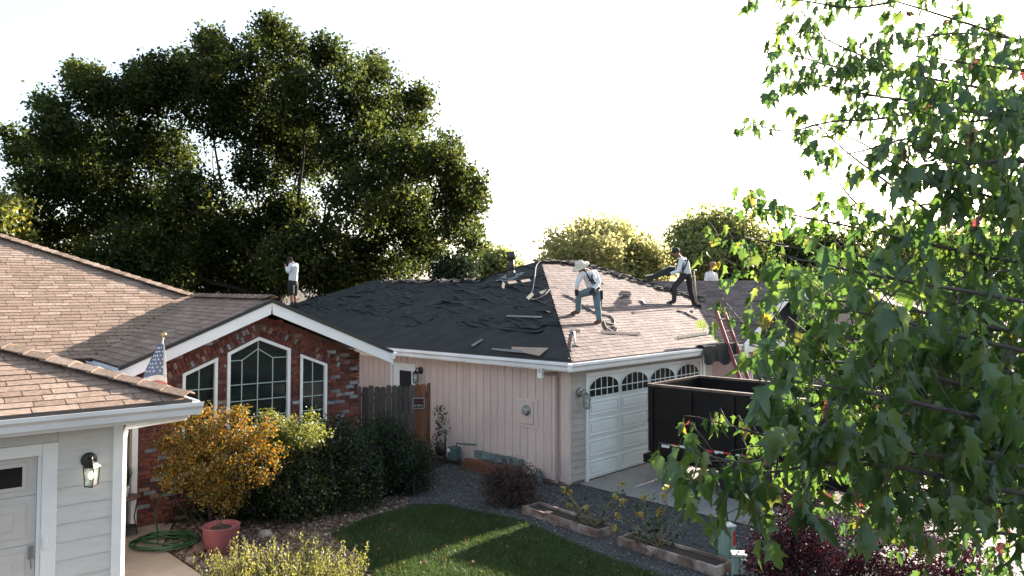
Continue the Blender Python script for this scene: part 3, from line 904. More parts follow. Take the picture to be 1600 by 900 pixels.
# front lap siding left of door and above
for k in range(17):
    z0 = .08 + k * .14
    for (x0, x1) in ((.09, .555), (5.34, 5.9)) if z0 < 2.12 else ((.09, 5.9),):
        mb = MB()
        mb.add([(x0, .05, z0), (x1, .05, z0), (x1, -.012, z0), (x0, -.012, z0), (x0, .05, z0 + .138), (x1, .05, z0 + .138), (x1, .004, z0 + .138), (x0, .004, z0 + .138)], [tuple(reversed(f)) for f in BOXF])
        if z0 < 2.36: mb.build("lap_board", GREYB, pink)
# garage door
for (a, b, c_, d) in ((.555, .625, 0, 2.14), (5.27, 5.34, 0, 2.14), (.555, 5.34, 2.141, 2.215)):
    mb = MB(); mb.bb(a, b, -.03, .045, c_, d); mb.build("door_trim", WHITE, pink)
mb = MB(); mb.bb(.627, 5.268, .025, .04, .03, 2.138); gdo = mb.build("garage_door", GDOOR, pink)
ncol = 4; cw = (5.268 - .627) / ncol
sec = [.03, .44, .86, 1.28, 1.66, 2.135]
for i in range(5):
    mb = MB(); mb.bb(.63, 5.265, .004, .024, sec[i] + .005, sec[i + 1] - .005); mb.build("door_section", GDOOR, gdo)
    for j in range(ncol):
        x0 = .627 + j * cw + .055; x1 = x0 + cw - .11
        z0, z1 = sec[i] + .055, sec[i + 1] - .055
        if i < 4:
            mb = MB()
            for (a, b, c_, d) in ((x0, x1, z0, z0 + .02), (x0, x1, z1 - .02, z1), (x0, x0 + .02, z0 + .02, z1 - .02), (x1 - .02, x1, z0 + .02, z1 - .02)):
                mb.bb(a, b, -.012, .003, c_, d)
            mb.build("raised_panel", GDOOR, gdo)
            mb = MB(); mb.bb(x0 + .07, x1 - .07, -.008, .003, z0 + .06, z1 - .06); bevel(mb.build("raised_panel", GDOOR, gdo), .005)
        else:
            # arched window: frame ring, pane and muntins
            xc, hw_ = (x0 + x1) / 2, (x1 - x0) / 2
            zb, zs, zt = z0 + .0, z0 + .15, z1 + .02
            arc = [(xc + hw_ * math.cos(a), zs + (zt - zs) * math.sin(a)) for a in [math.pi * q / 12 for q in range(13)]]
            poly = [(xc - hw_, zb), (xc + hw_, zb)] + arc
            mb = MB(); mb.prism([(px, -.004, pz_) for px, pz_ in poly], (0, .006, 0)); pane = mb.build("window_pane", GLASSD := bpy.data.materials.get("garage_glass") or M("garage_glass", (.012, .014, .016), (.02, .022, .024), 3, .1, spec=.5), gdo)
            mb = MB()
            ring_o = [(xc + (px - xc) * 1.045, zb - .012 if abs(pz_ - zb) < 1e-6 else zs + (pz_ - zs) * 1.05) for px, pz_ in poly]
            for q in range(len(poly)):
                q2 = (q + 1) % len(poly)
                A, B = poly[q], poly[q2]; A2, B2 = ring_o[q], ring_o[q2]
                mb.prism([(A[0], -.014, A[1]), (A2[0], -.014, A2[1]), (B2[0], -.014, B2[1]), (B[0], -.014, B[1])], (0, .012, 0))
            mb.build("arch_frame", GDOOR, gdo)
            for q in range(1, 5):
                xx = x0 + (x1 - x0) * q / 5; zz = zs + (zt - zs) * math.sqrt(max(0, 1 - ((xx - xc) / hw_) ** 2))
                mb = MB(); mb.bb(xx - .009, xx + .009, -.012, -.0045, zb, zz); mb.build("muntin", GDOOR, gdo)
            mb = MB(); mb.bb(x0, x1, -.0135, -.0125, zs - .012, zs + .008); mb.build("muntin", GDOOR, gdo)
mb = MB(); mb.bb(.627, 5.268, .0, .04, .013, .029); mb.build("rubber_seal", BLACKM, gdo)
# wall right of the garage and porch front under the gable
mb = MB(); mb.bb(5.40, 5.52, -.03, .03, 0, 2.36); mb.build("corner_board", WHITE, pink)
mb = MB(); mb.bb(7.4, 13.4, -.15, -.0, 2.22, 2.42); mb.build("porch_beam", WHITE, pink)
for x in (7.6, 10.3, 13.1):
    mb = MB(); mb.bb(x - .08, x + .08, -.14, -.0, 0, 2.22); mb.build("porch_post", WHITE, pink)
for x in (8.2, 11.2):
    mb = MB(); mb.bb(x, x + 1.2, -.0, .05, .8, 2.0); w_ = mb.build("window", M("porch_glass%d" % int(x), (.02, .025, .025), (.03, .035, .035), 3, .1, spec=.5), pink)
    for (a, b, c_, d) in ((x - .07, x, .73, 2.07), (x + 1.2, x + 1.27, .73, 2.07), (x, x + 1.2, .73, .8), (x, x + 1.2, 2.0, 2.07), (x + .57, x + .63, .8, 2.0)):
        mb = MB(); mb.bb(a, b, -.02, .05, c_, d); mb.build("frame", WHITE, w_)
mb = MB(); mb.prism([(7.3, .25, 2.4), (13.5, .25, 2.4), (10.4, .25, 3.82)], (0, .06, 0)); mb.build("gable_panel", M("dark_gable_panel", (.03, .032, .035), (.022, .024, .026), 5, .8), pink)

# ---- roof
roof = MB()
e = -.4
main_poly = [(e, e, PE), (11.7, e, PE), (6.5, 4.8, pz(5.2)), (4.8, 4.8, pz(5.2))]
slab(roof, [(e, e, PE), (6.9, e, PE), (9.3, 2.0, pz(2.4)), (6.5, 4.8, pz(5.2)), (4.8, 4.8, pz(5.2))])
slab(roof, [(e, e, PE), (4.8, 4.8, pz(5.2)), (3.5, 6.1, pz(3.9)), (3.5, 10.9, pz(3.9)), (e, 14.8, PE)][::-1])
slab(roof, [(4.8, 4.8, pz(5.2)), (6.5, 4.8, pz(5.2)), (7.8, 6.1, pz(3.9)), (3.5, 6.1, pz(3.9))])
slab(roof, [(3.5, 6.1, pz(3.9)), (3.5, 10.9, pz(3.9)), (7.4, 14.8, PE), (7.4, 6.1, PE + .3)][::-1])
slab(roof, [(3.5, 10.9, pz(3.9)), (e, 14.8, PE), (7.4, 14.8, PE)][::-1])
# right wing with its ridge towards the back
RWX, RWZ = 10.4, 4.15
WS = (RWZ - PE) / 3.5
slab(roof, [(6.9, e, PE), (RWX, e, RWZ), (RWX, 6.0, RWZ), (9.0, 6.0, PE + WS * 2.1)])
slab(roof, [(RWX, e, RWZ), (13.9, e, PE), (13.9, 9.0, PE), (RWX, 6.0, RWZ)])
ro = roof.build("roof", ROSEBASE, pink)
kP = run(PS)
pc = Pieces(ro, "shingle", TABV, TABF, ROSE, PF)
shingles(pc, (e, e, PE), (1, 0, 0), (0, 1, PS), [(0, 0), (7.3, 0), (9.7, 2.4 * kP), (6.9, 5.2 * kP), (5.2, 5.2 * kP)], .14, .2, .34, .009, .003)
pc.finish(120)
pc = Pieces(ro, "shaded_shingle", TABV, TABF, ROSE, PF)
kW = run(WS)
shingles(pc, (6.9, e, PE), (0, 1, 0), (1, 0, WS), [(0, 0), (2.5, 2.2 * kW), (6.2, 3.2 * kW), (6.2, 3.5 * kW), (0, 3.5 * kW)], .14, .2, .34, .009, .003)
pc.finish(60)

# felt sheet over the shaded left slope, gently buckled
nx, ny = 110, 36
Vv, Ff = [], []
def left_top(y):   # run where the left slope ends at distance y along the eave
    if y < 4.8: return max(y + .4, 0)
    if y < 6.1: return 5.2 - (y - 4.8)
    if y < 10.9: return 3.9
    return max(3.9 - (y - 10.9), 0)
for a in range(nx + 1):
    y = -.4 + 15.2 * a / nx
    tmax = left_top(y)
    for b in range(ny + 1):
        q = tmax * b / ny
        h = .012 + .012 * math.sin(y * 3.1 + q * 2.7) * math.sin(q * 3.3 + 1.0) + .008 * math.sin(9 * y + 4 * q)
        if q > .9: h += .02 * abs(math.sin(y * 5 + q * 6.0)) * min(1, (q - .9))
        Vv.append((e + q, y, pz(q) + .015 + h * min(1, b / 3)))
for a in range(nx):
    for b in range(ny):
        i = a * (ny + 1) + b
        Ff.append((i, i + 1, i + ny + 2, i + ny + 1))
me = bpy.data.meshes.new("felt_sheet"); me.from_pydata(Vv, [], Ff); me.update()
link("felt_sheet", me, FELT, ro, True)
# torn strips of shingle buckled in layers across the upper slope
def strip(yc, qc, ln, wd, ang, curl, mat, name="torn_shingle", lift=.03):
    n = 8; mb = MB(); vs, fs = [], []
    ca, sa = math.cos(ang), math.sin(ang)
    ph = rnd.uniform(0, 6)
    for i in range(n + 1):
        s = (i / n - .5) * ln
        for k in range(3):
            t = (k / 2 - .5) * wd * (1 + .25 * math.sin(ph + i * 1.3))
            yy = yc + s * ca - t * sa; qq = qc + s * sa + t * ca
            qq += .05 * math.sin(ph + i * .8)
            qm = max(0.02, min(qq, left_top(yy) - .02))
            hh = lift + curl * (1 - k / 2) * (.5 + .5 * math.sin(ph + i * .9)) + .012 * math.sin(i * 2.1 + ph)
            vs.append((e + qm, yy, pz(qm) + hh + .02))
    for i in range(n):
        for k in range(2):
            j = i * 3 + k; fs.append((j, j + 1, j + 4, j + 3))
    m0 = len(vs)
    vs += [(x, y, z - .012) for x, y, z in vs]
    fs += [tuple(q + m0 for q in reversed(f)) for f in fs]
    for i in range(n): fs.append((i * 3, i * 3 + 3, m0 + i * 3 + 3, m0 + i * 3))
    mb.add(vs, fs); return mb.build(name, mat, ro)
for k in range(270):
    y = rnd.uniform(.5, 12.5)
    tm = left_top(y)
    lo = 1.35 + .25 * math.sin(y * 1.7)
    if tm < lo + .2: continue
    q = rnd.uniform(lo, tm - .08)
    strip(y, q, rnd.uniform(.8, 2.8), rnd.uniform(.09, .17), .15 + rnd.gauss(0, .08), abs(rnd.gauss(.008, .028)), TORN, lift=.006 + .014 * rnd.random())
CARD = M("tan_cardboard", (.34, .26, .20), (.28, .21, .16), 5, .8)
PALE = M("pale_flashing", (.17, .185, .185), (.12, .135, .135), 6, .5)
# rose shingle remains and a few ridge scraps
for k in range(16):
    y = rnd.uniform(6.0, 10.8); strip(y, 3.78, rnd.uniform(.4, .9), .16, 0, .05, ROSE if k % 2 else TORN, "ridge_scrap", .05)
def scrap3(pts, mat, name, th=.012, obj=None):
    mb = MB(); mb.prism([Vector(p) for p in pts], (0, 0, th)); return mb.build(name, mat, ro)
# edge of the lit slope along the top: torn felt and curled pieces on ridge and hip
def front_pt(x, y, lift=0.0): return Vector((x, y, pz(y + .4) + lift))
for k in range(26):
    t = k / 25
    if t < .3: x, y = 4.8 + 1.7 * t / .3, 4.8
    else: x, y = 6.5 + 2.7 * (t - .3) / .7, 4.8 - 2.7 * (t - .3) / .7
    L_ = rnd.uniform(.3, .8); w_ = rnd.uniform(.12, .3); a = rnd.uniform(-.6, .6)
    d = Vector((math.cos(a), math.sin(a) * .6, 0)); mb = MB()
    base = Vector((x, y - .05, pz(y + .35) + .03))
    n = 6; vs, fs = [], []
    for i in range(n + 1):
        p = base + d * L_ * (i / n - .5); p.z = min(pz(p.y + .4), pz(5.2) - max(0, (p.x + p.y) - 11.3) * PS * .5) + .03 + .07 * abs(math.sin(i * 1.1 + k)) * rnd.uniform(.5, 1)
        for s in (-1, 1): vs.append(p + Vector((0, s * w_ / 2, s * w_ * .1)))
    for i in range(n): fs.append((2 * i, 2 * i + 1, 2 * i + 3, 2 * i + 2))
    mb.add(vs, fs); o = mb.build("ridge_scrap", (TORN, ROSE, FELT)[k % 3], ro)
    s_ = o.modifiers.new("s", 'SOLIDIFY'); s_.thickness = .012
# scraps lying on the lit slope
for (x, y, ln, a, mat) in ((1.9, .55, 1.25, -.18, ROSE), (4.3, .02, 1.6, .05, TORN), (2.2, 2.6, .5, .3, TORN), (1.4, 2.3, .6, .5, TORN), (2.3, 3.3, .45, .2, ROSE), (3.0, 1.6, .3, 1.0, ROSE), (1.2, 2.9, .5, .7, TORN), (1.7, 3.2, .4, .2, ROSE), (5.2, 2.3, .5, .2, TORN), (5.8, 1.9, .35, .8, PALE), (5.2, 3.4, .5, -.4, ROSE)):
    mb = MB(); d = Vector((math.cos(a), math.sin(a), math.sin(a) * PS)); up = Vector((-math.sin(a), math.cos(a), math.cos(a) * PS)).normalized()
    nrm = Vector((0, -PS, 1)).normalized()
    mb.obox(front_pt(x, y, .02), d * ln, up * .07 + nrm * .03, nrm * .012); mb.build("torn_shingle", mat, ro)

# gutters and fascia
mb = MB(); gutter_mesh(mb, (e, e, PE - .02), (e, 14.8, PE - .02), (-1, 0, 0), .15, .12); mb.build("gutter", GUTTER, pink)
mb = MB(); gutter_mesh(mb, (e - .12, e, PE - .02), (6.6, e, PE - .02), (0, -1, 0), .15, .12); mb.build("gutter", GUTTER, pink)
mb = MB(); mb.bb(e, e + .03, e, 14.8, PE - .2, PE - .06); mb.bb(e + .03, 6.7, e, e + .03, PE - .2, PE - .06); mb.build("fascia", WHITE, pink)
mb = MB(); mb.bb(e + .03, 0.04, e + .03, 14.7, PE - .2, PE - .17); mb.bb(.04, 6.7, e + .03, .04, PE - .2, PE - .17); mb.build("soffit", M("rose_soffit", (.42, .29, .25), (.36, .25, .215), 5, .8), pink)
# front gable rakes with boarded underside
for sx in (-1, 1):
    mb = MB(); a = Vector((RWX, e - .05, RWZ - .03)); b = Vector((RWX + sx * 3.55, e - .05, PE - .04))
    mb.prism([a, b, b - Vector((0, 0, .2)), a - Vector((0, 0, .2))][::-sx], (0, .04, 0)); mb.build("rake_board", WHITE, pink)
    for k in range(3):
        mb = MB(); y0 = e + .0 + k * .21
        slab(mb, [(RWX, y0, RWZ - .08), (RWX + sx * 3.5, y0, PE - .09), (RWX + sx * 3.5, y0 + .2, PE - .09), (RWX, y0 + .2, RWZ - .08)][::-1 if sx < 0 else 1], .02); mb.build("soffit_board", M("pale_grey_soffit%d%d" % (sx, k), (.5, .5, .5), (.44, .44, .44), 5, .7), pink)
# downspout
mb = MB(); mb.tube([(e - .05, .36, PE - .16), (e - .05, .36, PE - .25), (e - .02, .34, PE - .29), (-.05, .29, PE - .30), (-.05, .27, PE - .36), (-.05, .27, .05)], [.04, .04, .035, .035, .035, .035], 8)
mb.build("downspout", M("rose_downspout", (.40, .29, .27), (.36, .26, .24), 5, .5), pink)
mb = MB(); mb.bb(e - .08, e - .0, .31, .41, PE - .36, PE - .165); mb.build("downspout_outlet", WHITE, pink)
# back door
dr = MB(); dr.bb(.01, .04, 4.78, 5.55, .1, 2.06); dro = dr.build("back_door", WHITE, pink)
for (a, b, c_, d) in ((4.70, 4.775, .1, 2.13), (5.555, 5.63, .1, 2.13), (4.775, 5.555, 2.062, 2.13)):
    mb = MB(); mb.bb(-.02, .045, a, b, c_, d); mb.build("frame", WHITE, dro)
mb = MB(); mb.bb(.002, .009, 4.86, 5.3, .9, 1.95); mb.build("pane", M("back_door_glass", (.012, .012, .014), (.018, .018, .02), 3, .1, spec=.5), dro)
mb = MB(); mb.ball((-.03, 5.47, 1.0), .03); mb.build("handle", GREYM, dro)
# meter panel and meter
mb = MB(); mb.bb(-.025, -.001, .80, 1.36, 1.06, 1.66); mp = mb.build("meter_panel", PINK, pink)
mb = MB(); mb.bb(-.06, -.026, .90, 1.30, 1.14, 1.60); bevel(mb.build("meter_cover", PINK, mp), .01)
mb = MB(); mb.lathe([(.11, 0), (.11, .02), (.098, .024), (.095, .045)], (-.061, 1.07, 1.42), 24, 0, 'x'); mb.build("meter_ring", GREYM, mp, True)
mb = MB(); mb.lathe([(.083, 0), (.08, .04), (.06, .055)], (-.107, 1.07, 1.42), 24, 0, 'x'); mb.build("meter_glass", M("meter_face", (.45, .48, .48), (.12, .13, .13), 14, .15, spec=.6), mp, True)
# hanging felt over the gutter
n = 14; vs, fs = [], []
for i in range(n + 1):
    x = 4.50 + 1.65 * i / n
    prof = [(-.25, .02), (-.42, .06), (-.545, .03), (-.56, -.1 - .04 * math.sin(i)), (-.55 + .02 * math.sin(i * 1.7), -.36 - .05 * math.sin(i * .9) - .12 * i / n)]
    for (yy, dz) in prof: vs.append((x + .02 * math.sin(dz * 9), yy, PE + dz))
for i in range(n):
    for k in range(4):
        j = i * 5 + k; fs.append((j, j + 5, j + 6, j + 1))
mb = MB(); mb.add(vs, fs); o = mb.build("felt_flap", FELT); o.location = PO; o.rotation_euler = (0, 0, PANG)
s_ = o.modifiers.new("s", 'SOLIDIFY'); s_.thickness = .006
tag(o, "black roofing felt hanging over the gutter above the garage door end", "roofing felt")
# ================================================================== THINGS
def lantern(name, label, loc, rz, mat, glass, s=1.0, lit=False, group=None):
    """wall lantern: round back plate, curved arm, roof, four-sided glass cage. Local -y points away from the wall."""
    r = empty(name, loc, rz, label, "wall lantern", group)
    mb = MB(); mb.lathe([(.075 * s, 0), (.075 * s, .015 * s), (.05 * s, .03 * s), (.02 * s, .035 * s)], (0, 0, .1 * s), 18, 0, 'y'); mb.build("back_plate", mat, r, True)
    mb = MB(); mb.tube([(0, -.02 * s, .1 * s), (0, -.07 * s, .15 * s), (0, -.12 * s, .15 * s), (0, -.14 * s, .09 * s)], .012 * s, 8); mb.build("arm", mat, r, True)
    mb = MB(); mb.lathe([(.085 * s, .05 * s), (.08 * s, .06 * s), (.045 * s, .09 * s), (.012 * s, .11 * s)], (0, -.14 * s, 0), 4); mb.build("cap", mat, r)
    cage = MB()
    for k in range(4):
        a = math.pi / 2 * k
        cage.tube([(.075 * s * math.cos(a), -.14 * s + .075 * s * math.sin(a), .05 * s), (.06 * s * math.cos(a), -.14 * s + .06 * s * math.sin(a), -.13 * s)], .006 * s, 5)
    cage.lathe([(.065 * s, -.14 * s), (.065 * s, -.128 * s), (.02 * s, -.15 * s)], (0, -.14 * s, 0), 4)
    cage.build("cage", mat, r)
    mb = MB(); mb.lathe([(.066 * s, .048 * s), (.054 * s, -.126 * s)], (0, -.14 * s, 0), 4); mb.build("glass", glass, r)
    mb = MB(); mb.ball((0, -.14 * s, -.03 * s), .03 * s, (1, 1, 1.3)); mb.build("bulb", BULB if lit else WHITEP, r, True)
    return r
BULB = emit_mat("warm_lit_bulb", (1.0, .82, .6), 1.2)
CLEAR = glass_mat("clear_lantern_glass", (.5, .5, .48), .25)
lantern("wall_lantern", "black lit lantern on the grey garage siding beside the garage door", LW(-3.655, YW - .012, 1.87), LANG, BLACKM, CLEAR, 1.15, True)
lantern("wall_lantern", "grey unlit lantern on the front siding left of the white garage door", PW(.34, -.012, 1.72), PANG, GREYM, CLEAR, 1.3)
lantern("wall_lantern", "small dark lantern beside the white back door above the fence", PW(-.0, 4.5, 1.88), PANG - R(90), BLACKM, CLEAR, 1.2)

# flag on a short pole fixed to the brick house
fl_base = LW(-2.36, -1.0, 1.75)
pt = at(256, 523, 12.2); pb = at(238, 640, 12.75)
flag = empty("flag", pb, 0, "furled flag with stars and stripes on a pole with golden ball", "flag")
mb = MB(); mb.tube([(0, 0, 0), (pt - pb)], .013, 8); mb.build("pole", WHITE, flag)
GOLD = M("gold_ball", (.55, .40, .18), (.5, .35, .15), 5, .25, metal=.8)
mb = MB(); mb.ball(pt - pb, .042); mb.build("ball", GOLD, flag, True)
axis = (pb - pt).normalized()
FBL = M("faded_blue_cloth", (.13, .17, .26), (.11, .145, .23), 9, .85); FWH = M("faded_white_cloth", (.62, .58, .54), (.56, .52, .48), 9, .85); FRD = M("faded_red_cloth", (.50, .16, .14), (.44, .13, .12), 9, .85)
def cloth_pt(u, v):      # u across 0..1, v down 0..1 ; hangs in soft folds
    p = (pt - pb) + axis * .16 + Vector((-.0, 0, 0)) + Vector((0, 0, -1)) * v * .86
    wdt = .08 + .33 * min(1, v * 1.3)
    x = (u - .62) * wdt * 1.25
    yb = .045 * math.sin(u * 9 + v * 2) * (0.3 + v) - .02
    return p + Vector((x - .10 * v, yb, -.10 * abs(u - .6) * (1 if v > .5 else .3)))
def cloth(u0, u1, v0, v1, mat, name):
    nu, nv = 10, 12; vs, fs = [], []
    for i in range(nu + 1):
        for j in range(nv + 1): vs.append(cloth_pt(u0 + (u1 - u0) * i / nu, v0 + (v1 - v0) * j / nv))
    for i in range(nu):
        for j in range(nv):
            q = i * (nv + 1) + j; fs.append((q, q + nv + 1, q + nv + 2, q + 1))
    mb = MB(); mb.add(vs, fs); o = mb.build(name, mat, flag, True); s_ = o.modifiers.new("s", 'SOLIDIFY'); s_.thickness = .003
    return o
canton = cloth(0, .80, 0, .56, FBL, "canton")
cloth(.80, 1.0, 0, .56, FWH, "stripe")
cuts = [.56, .66, .78, .88, 1.0]
for i in range(4): cloth(0, 1, cuts[i], cuts[i + 1], (FWH, FRD)[i % 2], "stripe")
star_me = None
sv = []
for k in range(10):
    a = math.pi / 2 + k * math.pi / 5; r_ = 1.0 if k % 2 == 0 else .42
    sv.append((r_ * math.cos(a), 0, r_ * math.sin(a)))
star_me = bpy.data.meshes.new("star"); star_me.from_pydata(sv, [], [tuple(range(10))[::-1]]); star_me.materials.append(WHITEP); star_me.update()
for j in range(7):
    for i in range(4):
        u = .10 + .19 * i + (.09 if j % 2 else 0); v = .07 + j * .07
        if u > .78: continue
        o = bpy.data.objects.new("star", star_me); C.objects.link(o); o.parent = canton
        o.location = cloth_pt(u, v) + Vector((0, -.008, 0)); o.scale = (.017 + .004 * v,) * 3

# side table with a potted plant in the entry
tb = ground(196, 838)
tbl = empty("side_table", tb, 0, "small round dark side table beside the entry, half hidden by the garage corner", "side table")
mb = MB(); mb.lathe([(.20, .60), (.215, .605), (.215, .625), (.20, .63)], (0, 0, 0), 24); mb.build("table_top", M("brown_table_top", (.16, .09, .06), (.12, .07, .045), 6, .5), tbl, True)
for k in range(3):
    a = k * 2.094 + .4
    mb = MB(); mb.tube([(.17 * math.cos(a), .17 * math.sin(a), 0), (.12 * math.cos(a), .12 * math.sin(a), .3), (.17 * math.cos(a), .17 * math.sin(a), .6)], .011, 6); mb.build("leg", BLACKM, tbl)
mb = MB(); mb.lathe([(.18, .12), (.19, .125), (.19, .14), (.18, .145), (.165, .14), (.165, .125)], (0, 0, 0), 24); mb.build("ring", BLACKM, tbl, True)
pp = empty("potted_plant", tb + Vector((-.03, -.02, .631)), 0, "grassy green plant in a white pot on the side table", "potted plant")
mb = MB(); mb.lathe([(.06, 0), (.085, .15), (.09, .16), (.08, .155), (.02, .14)], (0, 0, 0), 20); mb.build("pot", WHITE, pp, True)
vs, fs = [], []
for k in range(110):
    a = rnd.uniform(0, 6.28); r_ = rnd.uniform(0, .05); L_ = rnd.uniform(.2, .42); o_ = rnd.uniform(.03, .2)
    b = len(vs); p0 = Vector((r_ * math.cos(a), r_ * math.sin(a), .14)); d = Vector((math.cos(a), math.sin(a), 0)); s_ = Vector((-math.sin(a), math.cos(a), 0)) * .006
    vs += [p0 - s_, p0 + s_, p0 + d * o_ * .4 + s_ + Vector((0, 0, L_ * .6)), p0 + d * o_ * .4 - s_ + Vector((0, 0, L_ * .6)), p0 + d * o_ + Vector((0, 0, L_ * .95))]
    fs += [(b, b + 1, b + 2, b + 3), (b + 3, b + 2, b + 4)]
DKGREEN = leaf_mat("deep_green_leaf", [(0, (.018, .04, .015)), (.6, (.03, .065, .02)), (1, (.05, .09, .03))], .3, .06)
mb = MB(); mb.add(vs, fs); mb.build("blades", DKGREEN, pp)

# hose
hp = ground(258, 852); pts = []
for k in range(150):
    a = k * .24; rr = .30 + .10 * math.sin(k * .11) + .05 * math.sin(k * .37)
    pts.append((hp.x + rr * 1.35 * math.cos(a) + .06 * math.sin(k * .05), hp.y + rr * math.sin(a), .035 + .03 * abs(math.sin(k * .19)) + .0003 * k))
tail = LW(-1.62, YB - .1, .0)
pts += [(hp.x - .3, hp.y + .4, .1), (hp.x - .42, hp.y + .55, .32), (tail.x - .15, tail.y - .1, .52), (tail.x + .1, tail.y - .02, .56)]
mb = MB(); mb.tube(pts, .013, 6); tag(mb.build("garden_hose", HOSE, None, True), "green garden hose coiled on the walk by the brick wall", "garden hose")

# pink pot with diamond pattern
pr = ground(345, 864)
pot = empty("flower_pot", pr, 0, "pink flower pot with diamond pattern on the stones by the bush", "flower pot")
mb = MB(); mb.lathe([(.165, 0), (.19, .02), (.25, .22), (.268, .40), (.275, .42), (.262, .42), (.25, .39), (.02, .37)], (0, 0, 0), 32)
POTM = bpy.data.materials.new("pink_diamond_glaze"); POTM.use_nodes = True
nt = POTM.node_tree; N_, L_k = nt.nodes, nt.links
tc = N_.new("ShaderNodeTexCoord"); sx_ = N_.new("ShaderNodeSeparateXYZ"); L_k.new(tc.outputs["Object"], sx_.inputs[0])
at2 = N_.new("ShaderNodeMath"); at2.operation = 'ARCTAN2'; L_k.new(sx_.outputs[1], at2.inputs[0]); L_k.new(sx_.outputs[0], at2.inputs[1])
def mth(op, a, b=None):
    n_ = N_.new("ShaderNodeMath"); n_.operation = op
    for i_, v_ in enumerate((a, b)):
        if v_ is None: continue
        if isinstance(v_, (int, float)): n_.inputs[i_].default_value = v_
        else: L_k.new(v_, n_.inputs[i_])
    return n_.outputs[0]
ua = mth('MULTIPLY', at2.outputs[0], 22 / 6.28318); va = mth('MULTIPLY', sx_.outputs[2], 12.5)
d1 = mth('ABSOLUTE', mth('SUBTRACT', mth('FRACT', ua), .5)); d2 = mth('ABSOLUTE', mth('SUBTRACT', mth('FRACT', va), .5))
dm = mth('ADD', d1, d2); rg = mth('FRACT', mth('MULTIPLY', dm, 3.0)); st = mth('GREATER_THAN', rg, .62)
mx = N_.new("ShaderNodeMixRGB"); mx.inputs[1].default_value = (.15, .035, .042, 1); mx.inputs[2].default_value = (.27, .10, .105, 1)
L_k.new(st, mx.inputs[0]); L_k.new(mx.outputs[0], N_["Principled BSDF"].inputs["Base Color"]); N_["Principled BSDF"].inputs["Roughness"].default_value = .6
mb.build("pot", POTM, pot, True)
mb = MB(); mb.lathe([(.25, .36), (.24, .375), (.1, .385), (.01, .38)], (0, 0, 0), 24); mb.build("soil", SOIL, pot, True)
mb = MB()
for k in range(4): branch(mb, (rnd.uniform(-.06, .06), rnd.uniform(-.06, .06), .37), (rnd.uniform(-.15, .15), rnd.uniform(-.1, .1), .5 + rnd.random() * .1), .01, .003)
mb.build("dry_stem", TWIG, pot)
for (q, s_) in (((312, 862), .13), ((415, 838), .12), ((300, 878), .09), ((395, 872), .1)):
    g_ = ground(*q); b_ = bmesh.new(); bmesh.ops.create_icosphere(b_, subdivisions=2, radius=s_)
    for v_ in b_.verts: v_.co *= rnd.uniform(.85, 1.12); v_.co.z *= .6
    me = bpy.data.meshes.new("boulder"); b_.to_mesh(me); b_.free()
    o = link("boulder", me, GRAVELB, None, True); o.location = g_ + Vector((0, 0, s_ * .3))
    tag(o, {312: "rounded brown stone left of the pink flower pot", 415: "flat stone between the pink flower pot and the dark hedge", 300: "small stone on the walk edge below the hose", 395: "brown stone behind the sunlit foreground shrub"}[q[0]], "stone")

# fence between the houses
A, B = Vector((-1.88, 18.62, 0)), Vector((-5.35, 18.5, 0))
fence = empty("wooden_fence", A, 0, "weathered board fence with red-brown end boards between the two houses", "fence")
x = 0.0; k = 0
while x < 3.4:
    w_ = rnd.uniform(.125, .15); newb = x < .42
    h_ = (1.70 + (.03 if x < .12 else 0)) if newb else 1.67 + rnd.uniform(-.03, .03) - .02 * (x / 3.4)
    mb = MB(); d = (B - A).normalized(); p = d * x
    yo = (.011 if k % 2 else -.012) + rnd.uniform(-.004, .004); lean = rnd.uniform(-.015, .015)
    prof = [(0, 0), (w_ - .008, 0), (w_ - .008 + lean, h_ - .035), (w_ * .75 + lean, h_), (w_ * .25 + lean, h_), (lean, h_ - .035)]
    mb.prism([Vector((p.x - q, p.y + yo - .03, z_)) for q, z_ in prof], (0, .022, 0)); mb.build("fence_board", NEWWOOD if newb else OLDWOOD, fence)
    x += w_ + rnd.uniform(-.006, .003); k += 1
for z_ in (.4, 1.4):
    mb = MB(); mb.bb(-3.4, .05, .005, .045, z_, z_ + .09); mb.build("rail", OLDWOOD, fence)
mb = MB(); mb.bb(-.02, .08, -.05, .05, 0, 1.78); mb.build("post", NEWWOOD, fence)
mb = MB(); mb.prism([(-1.62, -.05, 1.36), (-1.30, -.05, 1.32), (-1.30, -.05, 1.29), (-1.62, -.05, 1.20)], (0, .02, 0)); mb.build("hinge", BLACKM, fence)
# sign
sp = at(654, 630, 18.55)
sg = empty("warning_sign", sp, 0, "small black beware of dog sign with pale border on the fence", "sign")
mb = MB(); mb.bb(-.145, .145, 0, .012, -.13, .13); mb.build("border", M("pale_sign_border", (.30, .31, .32), (.26, .27, .28), 5, .6), sg)
mb = MB(); mb.bb(-.12, .12, -.006, -.001, -.105, .105); mb.build("panel", M("black_sign_face", (.012, .012, .018), (.016, .016, .022), 5, .5), sg)
Rx = Matrix.Rotation(R(90), 4, 'X')
text_mesh("BEWARE", .062, M("red_sign_print", (.35, .03, .05), (.3, .025, .04), 5, .6), "lettering", sg, Matrix.Translation((0, -.009, .035)) @ Rx)
text_mesh("OF DOG", .056, WHITEP, "lettering", sg, Matrix.Translation((-.01, -.009, -.055)) @ Rx)

